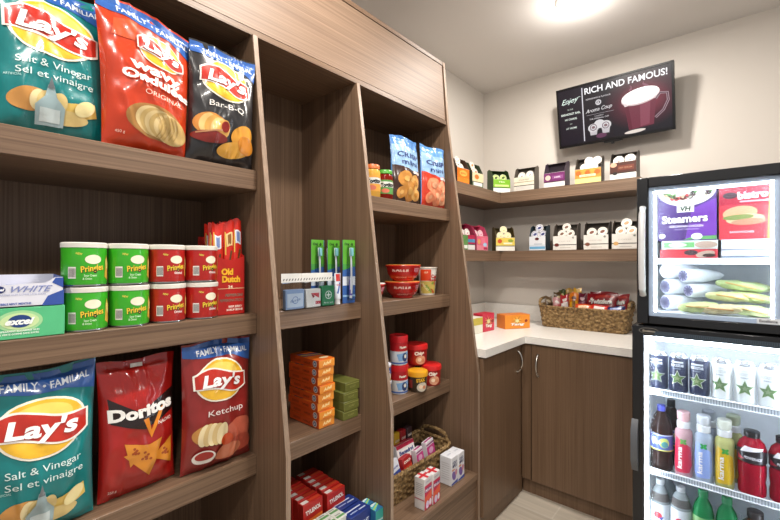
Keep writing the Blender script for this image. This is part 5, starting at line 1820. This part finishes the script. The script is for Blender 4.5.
# lower shelf
Z3 = .182
SO = [(.028, 0), (.034, .006), (.035, .03), (.033, .055), (.035, .08), (.035, .155), (.034, .175), (.028, .205), (.014, .232), (.0125, .245)]
def a_soda(lab, dot):
    def a(D):
        D(rect(-.078, .08, .078, .165), lab, 1)
        D(ell(.0, .12, .014, .014), dot, 2); D(poly([(.004, .112), (.02, .118), (.012, .10)]), '#3a4a9a', 3)
        D(ribbon([(-.03, .10), (0, .106), (.03, .10)], .003), '#eef0f2', 2)
    return a
bottle('clear soda bottle with a silver label at the left of the bottom fridge shelf', (-.254, 2.01, Z3), SO, [clear, clear, clear, clear, clear, clear, liquid('#6f6a68', .4), clear, clear], '#a9adb0', .0145, .235, .258, a_soda('#c9ced4', '#c8323a'), -.1, 'clear soda bottles')
bottle('clear soda bottle standing behind the left one on the bottom fridge shelf', (-.238, 2.09, Z3), SO, clear, '#a9adb0', .0145, .235, .258, a_soda('#c9ced4', '#c8323a'), 0, 'clear soda bottles')
bottle('second clear soda bottle, next to the green bottles', (-.183, 2.01, Z3), SO, [clear, clear, clear, clear, clear, clear, liquid('#6f6a68', .4), clear, clear], '#a9adb0', .0145, .228, .25, a_soda('#c9ced4', '#c8323a'), -.05, 'clear soda bottles')
gr_ = liquid('#2f9a5c', .5)
bottle('green soda bottle next to the clear ones on the bottom fridge shelf', (-.112, 2.01, Z3), SO, gr_, '#1c7a48', .0155, .236, .262, a_soda('#7fa86a', '#d8d05a'), 0, 'green soda bottles')
bottle('green soda bottle next to the brown ones on the bottom fridge shelf', (-.040, 2.01, Z3), SO, gr_, '#1c7a48', .0155, .236, .262, a_soda('#7fa86a', '#d8d05a'), 0, 'green soda bottles')
br_ = liquid('#5a3a28', .3)
bottle('brown tea bottle with a dark cap next to the green bottle', (.040, 2.01, Z3), PW, br_, '#2a2426', .0225, .214, .24, a_soda('#8a6a4a', '#c8a05a'), 0, 'brown tea bottles')
bottle('brown tea bottle with a dark cap in the right corner of the bottom fridge shelf', (.128, 2.01, Z3), PW, br_, '#2a2426', .0225, .214, .24, a_soda('#8a6a4a', '#c8a05a'), 0, 'brown tea bottles')

# ---------------------------------------------------------------- freezer on top
FZX0, FZX1, ZF0, ZF1 = -.318, .145, 1.086, 1.675
FZS = ((FZX0 + FZX1) / 2, 2.2, ZF0)
fz = thing('display_freezer', 'black countertop display freezer with a lit glass door on top of the drinks fridge', 'freezer', FZS)
jx0, jx1, jz0, jz1 = FZX0 + .035, FZX1 - .035, ZF0 + .045, ZF1 - .035
mb = MB()
mb.box(FZX0, jx0, FRY + .045, FB - .02, ZF0, ZF1, bk)
mb.box(jx1, FZX1, FRY + .045, FB - .02, ZF0, ZF1, bk)
mb.box(jx0, jx1, FB - .06, FB - .02, ZF0, ZF1, bk)
mb.box(jx0, jx1, FRY + .045, FB - .06, ZF0, jz0, bk)
mb.box(jx0, jx1, FRY + .045, FB - .06, jz1, ZF1, bk)
mb.build('cabinet', fz, FZS)
mb = MB()
mb.box(jx0, jx0 + g, FRY + .047, FB - .06, jz0, jz1, inner)
mb.box(jx1 - g, jx1, FRY + .047, FB - .06, jz0, jz1, inner)
mb.box(jx0, jx1, FB - .064, FB - .06, jz0, jz1, inner)
mb.box(jx0, jx1, FRY + .047, FB - .06, jz0, jz0 + g, inner)
mb.box(jx0, jx1, FRY + .047, FB - .06, jz1 - g, jz1, inner)
mb.build('liner', fz, FZS)
dr = MB()
ex0, ex1, ez0, ez1 = FZX0 + .040, FZX1 - .040, ZF0 + .036, ZF1 - .040
dr.box(FZX0, ex0, FRY, FRY + .04, ZF0 + .004, ZF1, bk, .003)
dr.box(ex1, FZX1, FRY, FRY + .04, ZF0 + .004, ZF1, bk, .003)
dr.box(ex0, ex1, FRY, FRY + .04, ez1, ZF1, bk, .003)
dr.box(ex0, ex1, FRY, FRY + .04, ZF0 + .004, ez0, bk, .003)
door = dr.build('door', fz, FZS)
lit = mat('#f4f8ff', .4, emit=22.0)
MB().box(ex0, ex1, FRY + .008, FRY + .014, ez0, ez1, glass).build('glass_pane', door, FZS)
# pale printed border behind the glass and the led strips
mb = MB()
gry = mat('#c3cad6', .4)
w1 = .016
mb.box(ex0, ex0 + w1, FRY + .016, FRY + .020, ez0, ez1, gry)
mb.box(ex1 - w1, ex1, FRY + .016, FRY + .020, ez0, ez1, gry)
mb.box(ex0 + w1, ex1 - w1, FRY + .016, FRY + .020, ez1 - w1, ez1, gry)
mb.box(ex0 + w1, ex1 - w1, FRY + .016, FRY + .020, ez0, ez0 + w1, gry)
mb.build('glass_border', door, FZS)
mb = MB()
mb.box(ex0 + w1, ex0 + w1 + .008, FRY + .022, FRY + .034, ez0 + w1, ez1 - w1, lit)
mb.box(ex1 - w1 - .008, ex1 - w1, FRY + .022, FRY + .034, ez0 + w1, ez1 - w1, lit)
mb.box(ex0 + w1, ex1 - w1, FRY + .022, FRY + .034, ez1 - w1 - .008, ez1 - w1, lit)
mb.build('led_strip', door, FZS)
mb = MB()
pth = []
for k in range(15):
    a = k / 14
    pth.append((FZX0 + .022, FRY - .030 * math.sin(PI * a) ** .35 - .001, 1.205 + .35 * a))
mb.tube(pth, .012, mat('#e2e5e8', .35, .2), 12)
mb.build('handle', door, FZS)
mb = MB()
f = front(FRY + .0076, ex1 - .032, ez0 + .011)
mb.decal(rect(-.030, -.010, .030, .010), f, mat('#d9dde2', .4), .0002, 1)
mb.decal(txt('Excellence', 0, 0, .009, .046, bold=.03), f, mat('#3a3d44', .4), .0006, 1)
mb.build('name_plate', door, FZS)
FSH = 1.352
mb = MB()
mb.box(jx0 + .006, jx1 - .006, FRY + .06, FB - .07, FSH - .012, FSH, mat('#e8edf2', .35), .002)
mb.build('freezer_shelf', fz, FZS)
MB().box(jx0 + .02, jx1 - .02, FRY + .062, FRY + .074, FSH - .022, FSH - .0125, mat('#f4f8ff', .4, emit=12.0), .002).build('lamp_or_fill_tube', fz, FZS)  # unseen glowing bar, added to brighten the lower freezer compartment

# frozen meals
W_, D_, H_ = .165, .05, .027
fy = 2.03
def flatbox(label, x, y, z, W_, D_, H_, body, art=None, name='frozen_meal_box', rz=0.0):
    mb = carton(W_, D_, H_, body)
    if art: art(dd(mb, front(-D_ / 2)), W_, H_)
    return solo(mb, name, label, 'frozen meal', (x, y, z), rz, 0, 'frozen meals in the display freezer')
def a_rd(D, W, H):
    D(ell(.01, H * .62, .022, H * .3), '#3a2a2c', 2); D(ell(W * .3, H * .45, .03, H * .36, .2), '#b8a08c', 2); D(ell(W * .36, H * .3, .02, H * .2), '#3a2018', 3)
def a_gn(D, W, H):
    D(rect(-W * .46, H * .2, W * .1, H * .8), '#6fae6a', 1); D(ell(W * .3, H * .5, .035, H * .4), '#b9a08e', 2); D(ell(-W * .2, H * .5, .03, H * .25), '#cfe6c4', 2)
flatbox('red frozen meal carton lying lowest at the left of the freezer shelf', -.158, 2.06, FSH + .001, .185, .13, .034, '#c8323a', a_rd)
flatbox('green and white frozen meal carton lying on the red one', -.155, 2.06, FSH + .036, .18, .13, .034, '#d3ded6', a_gn)
flatbox('white frozen carton lying lowest at the right of the freezer shelf', .02, 2.06, FSH + .001, .15, .12, .028, '#e4e8ee', lambda D, W, H: D(rect(-W / 2, .001, W / 2, H * .3), '#7c8796', 1))
flatbox('white frozen carton lying on the lowest white one', .02, 2.06, FSH + .030, .15, .12, .026, '#e6eaf0', lambda D, W, H: D(rect(-W / 2, .001, W / 2, H * .2), '#8d97a6', 1))
flatbox('white frozen carton on top of the white ones, under the red sandwich box', .02, 2.06, FSH + .057, .15, .12, .013, '#eaeef4', None)
def steam():
    W_, D_, H_ = .192, .055, .205
    mb = carton(W_, D_, H_, '#4a2d6e')
    D = dd(mb, front(-D_ / 2))
    D(poly([(-W_ * .02, .002), (W_ / 2, .002), (W_ / 2, H_ * .8), (W_ * .1, H_ * .62)]), '#7038a0', 1)
    D(ell(0, H_ * 1.0, W_ * .5, H_ * .32, n=40, a0=PI, a1=2 * PI), '#d9d2cc', 2)
    for k in range(26):
        a, r_ = PI + PI * (k * .618 % 1), .25 + .65 * (k * .37 % 1)
        D(ell(W_ * .46 * r_ * math.cos(a), H_ * (.99 + .29 * r_ * math.sin(a)), .011, .007, k), ['#c9a07a', '#5a3a34', '#c8403a', '#6a9a4a', '#e6ddc4'][k % 5], 3 + k % 4)
    D(rect(-.030, H_ * .56, .026, H_ * .70), '#f1eee6', 8)
    D(txt('VH', -.002, H_ * .63, .018, .036, bold=.05, shear=.1), '#3a4a2a', 9)
    D(txt('Steamers', -.005, H_ * .43, .030, .150, bold=.06, rot=.03), '#2a1640', 8)
    D(txt('Steamers', -.006, H_ * .435, .030, .150, bold=.035, rot=.03), '#f3eef4', 9)
    D(txt('SZECHWAN CHICKEN', 0, H_ * .285, .008, .11, bold=.03), '#e4d8ea', 8)
    D(txt('POULET SZECHWAN', .002, H_ * .225, .006, .08), '#c9b6d8', 8)
    D(poly([(-.01, .004), (W_ / 2, .004), (W_ / 2, H_ * .09), (.02, H_ * .07)]), '#5f9a5a', 8)
    D(ell(W_ * .18, H_ * .08, .018, .013), '#d8e2d4', 9)
    D(ell(-W_ * .42, H_ * .10, .012, .010), '#e4e2e8', 8)
    return mb
solo(steam(), 'frozen_meal_box', 'large purple steamed meal carton standing in the freezer', 'frozen meal', (-.165, 2.045, FSH + .071), 0, 0, 'frozen meals in the display freezer')
def bistro():
    W_, D_, H_ = .152, .055, .198
    mb = carton(W_, D_, H_, '#cf3a44')
    D = dd(mb, front(-D_ / 2))
    D(rect(-W_ / 2, H_ * .66, W_ / 2, H_ - .001), '#a81c34', 1)
    D(ell(-W_ * .28, H_ * .84, .022, .012), '#3a1a22', 2)
    D(txt('bistro', W_ * .14, H_ * .84, .026, W_ * .56, bold=.05, rot=.05), '#f6eef0', 3)
    D(rect(-W_ * .1, H_ * .70, W_ * .46, H_ * .73), '#e6a8ac', 2)
    D(ell(-.015, H_ * .50, .05, .026, .1), '#d9a27a', 2)
    D(ell(0, H_ * .38, .055, .020, .05), '#c9b48e', 3)
    D(ell(-.02, H_ * .42, .045, .010, .05), '#7a8a4a', 4)
    D(ell(.01, H_ * .33, .05, .012, .05), '#b8866a', 4)
    D(txt('SANDWICHES', -.01, H_ * .14, .007, .07, bold=.03), '#f0d2d2', 2)
    D(poly([(W_ * .40, .001), (W_ / 2, .001), (W_ / 2, H_ - .001), (W_ * .44, H_ - .001)]), '#e8b45a', 3)
    return mb
solo(bistro(), 'frozen_meal_box', 'red sandwich carton standing right of the purple carton in the freezer', 'frozen meal', (.014, 2.045, FSH + .071), 0, 0, 'frozen meals in the display freezer')
# wrapped rolls
def roll(label, x, y, z, r, L, yaw, blank=False):
    M = Matrix.Rotation(PI / 2, 4, 'Y')
    mb = MB()
    mb.lathe([(r * .8, 0), (r, .008), (r, L * .45), (r * .62, L * .85), (r * .15, L)], mat('#e8ecf2', .45, var=.05, bump=.3, nscale=30), 26, M)
    if not blank:
        f0 = lambda u, v, off: Vector((-off, -u, v))
        D = dd(mb, f0, .4)
        D(ell(0, 0, r * .78, r * .78), '#a7a6bc', 1)
        for k in range(9):
            a = k * 2 * PI / 9
            D(ribbon([(r * .2 * math.cos(a), r * .2 * math.sin(a)), (r * .5 * math.cos(a + .4), r * .5 * math.sin(a + .4)), (r * .75 * math.cos(a + .5), r * .75 * math.sin(a + .5))], .0028), '#4a4668', 2)
        D(ell(0, 0, r * .2, r * .2), '#3f3a58', 3)
    else:
        f0 = lambda u, v, off: Vector((-off, -u, v))
        dd(mb, f0, .4)(ell(0, 0, r * .78, r * .78), '#f0f3f6', 1)
    solo(mb, 'wrapped_roll', label, 'frozen food', (x, y, z), yaw, 0, 'paper wrapped rolls in the freezer')
zb = jz0 + g
roll('white wrapped roll with a purple end at the bottom left of the freezer', -.238, 2.03, zb + .034, .032, .20, R(52))
roll('white wrapped roll with a purple end lying on the bottom left one', -.238, 2.035, zb + .099, .032, .20, R(52))
roll('plain white wrapped roll at the top left of the pile', -.240, 2.04, zb + .164, .032, .18, R(52), True)
roll('white wrapped roll with a purple end, right one at the top', -.176, 2.03, zb + .146, .028, .19, R(50))
roll('white wrapped roll with a small purple end in the middle of the pile', -.160, 2.04, zb + .086, .028, .18, R(50))
# yellow-green wrapped food
def burr(label, x, y, z, L, r, yaw, pitch, c, seed, c2='#c8a05a'):
    mb = MB()
    vs, fs = [], []
    n, m_ = 18, 26
    for j in range(m_ + 1):
        v = j / m_
        rr = r * (.32 + .68 * math.sin(PI * min(1, max(0, v))) ** .5)
        for k in range(n):
            a = 2 * PI * k / n
            d_ = 1 + .22 * noise.noise(Vector((math.cos(a) * 2, math.sin(a) * 2 + seed, v * 7)))
            vs.append(Vector(((v - .5) * L, rr * 1.15 * d_ * math.cos(a), rr * .8 * d_ * math.sin(a))))
    for j in range(m_):
        for k in range(n):
            fs.append([j * n + k, j * n + (k + 1) % n, (j + 1) * n + (k + 1) % n, (j + 1) * n + k])
    fs.append(list(range(n - 1, -1, -1))); fs.append([m_ * n + k for k in range(n)])
    mb.add(vs, fs, mat(c, .3, var=.25, nscale=22, coat=.3), True)
    mb.tube([(-L * .3, -r * 1.05, r * .3), (0, -r * 1.15, r * .1), (L * .3, -r * 1.0, -r * .1)], .003, mat(c2, .4), 6)
    solo(mb, 'wrapped_snack', label, 'frozen food', (x, y, z), yaw, 0, 'wrapped snacks in the freezer', ry=pitch)
burr('pale green wrapped snack at the left of the pile, against the rolls', -.125, 1.985, zb + .026, .13, .026, .12, -.10, '#b4bf7e', 1)
burr('beige wrapped snack lying across the lower left of the pile', -.055, 1.975, zb + .024, .13, .024, -.1, -.08, '#c9b98a', 2, '#c08a4a')
burr('pale green wrapped snack lying at the front right of the pile', .030, 1.985, zb + .024, .14, .025, .05, .08, '#bcc68a', 3)
burr('yellow-green wrapped snack in the middle layer, above the beige one', -.035, 2.03, zb + .068, .14, .024, .2, .05, '#c4c68c', 4, '#c89a4a')
burr('yellow-green wrapped snack in the middle layer at the right', .030, 2.05, zb + .068, .13, .025, -.1, .12, '#b2bd7c', 5)
burr('light green wrapped snack on top of the pile', .0, 2.06, zb + .110, .15, .024, .0, .14, '#aebf80', 6)
burr('olive wrapped snack at the back right of the pile', .040, 2.11, zb + .104, .10, .024, .2, .1, '#a3b070', 7)
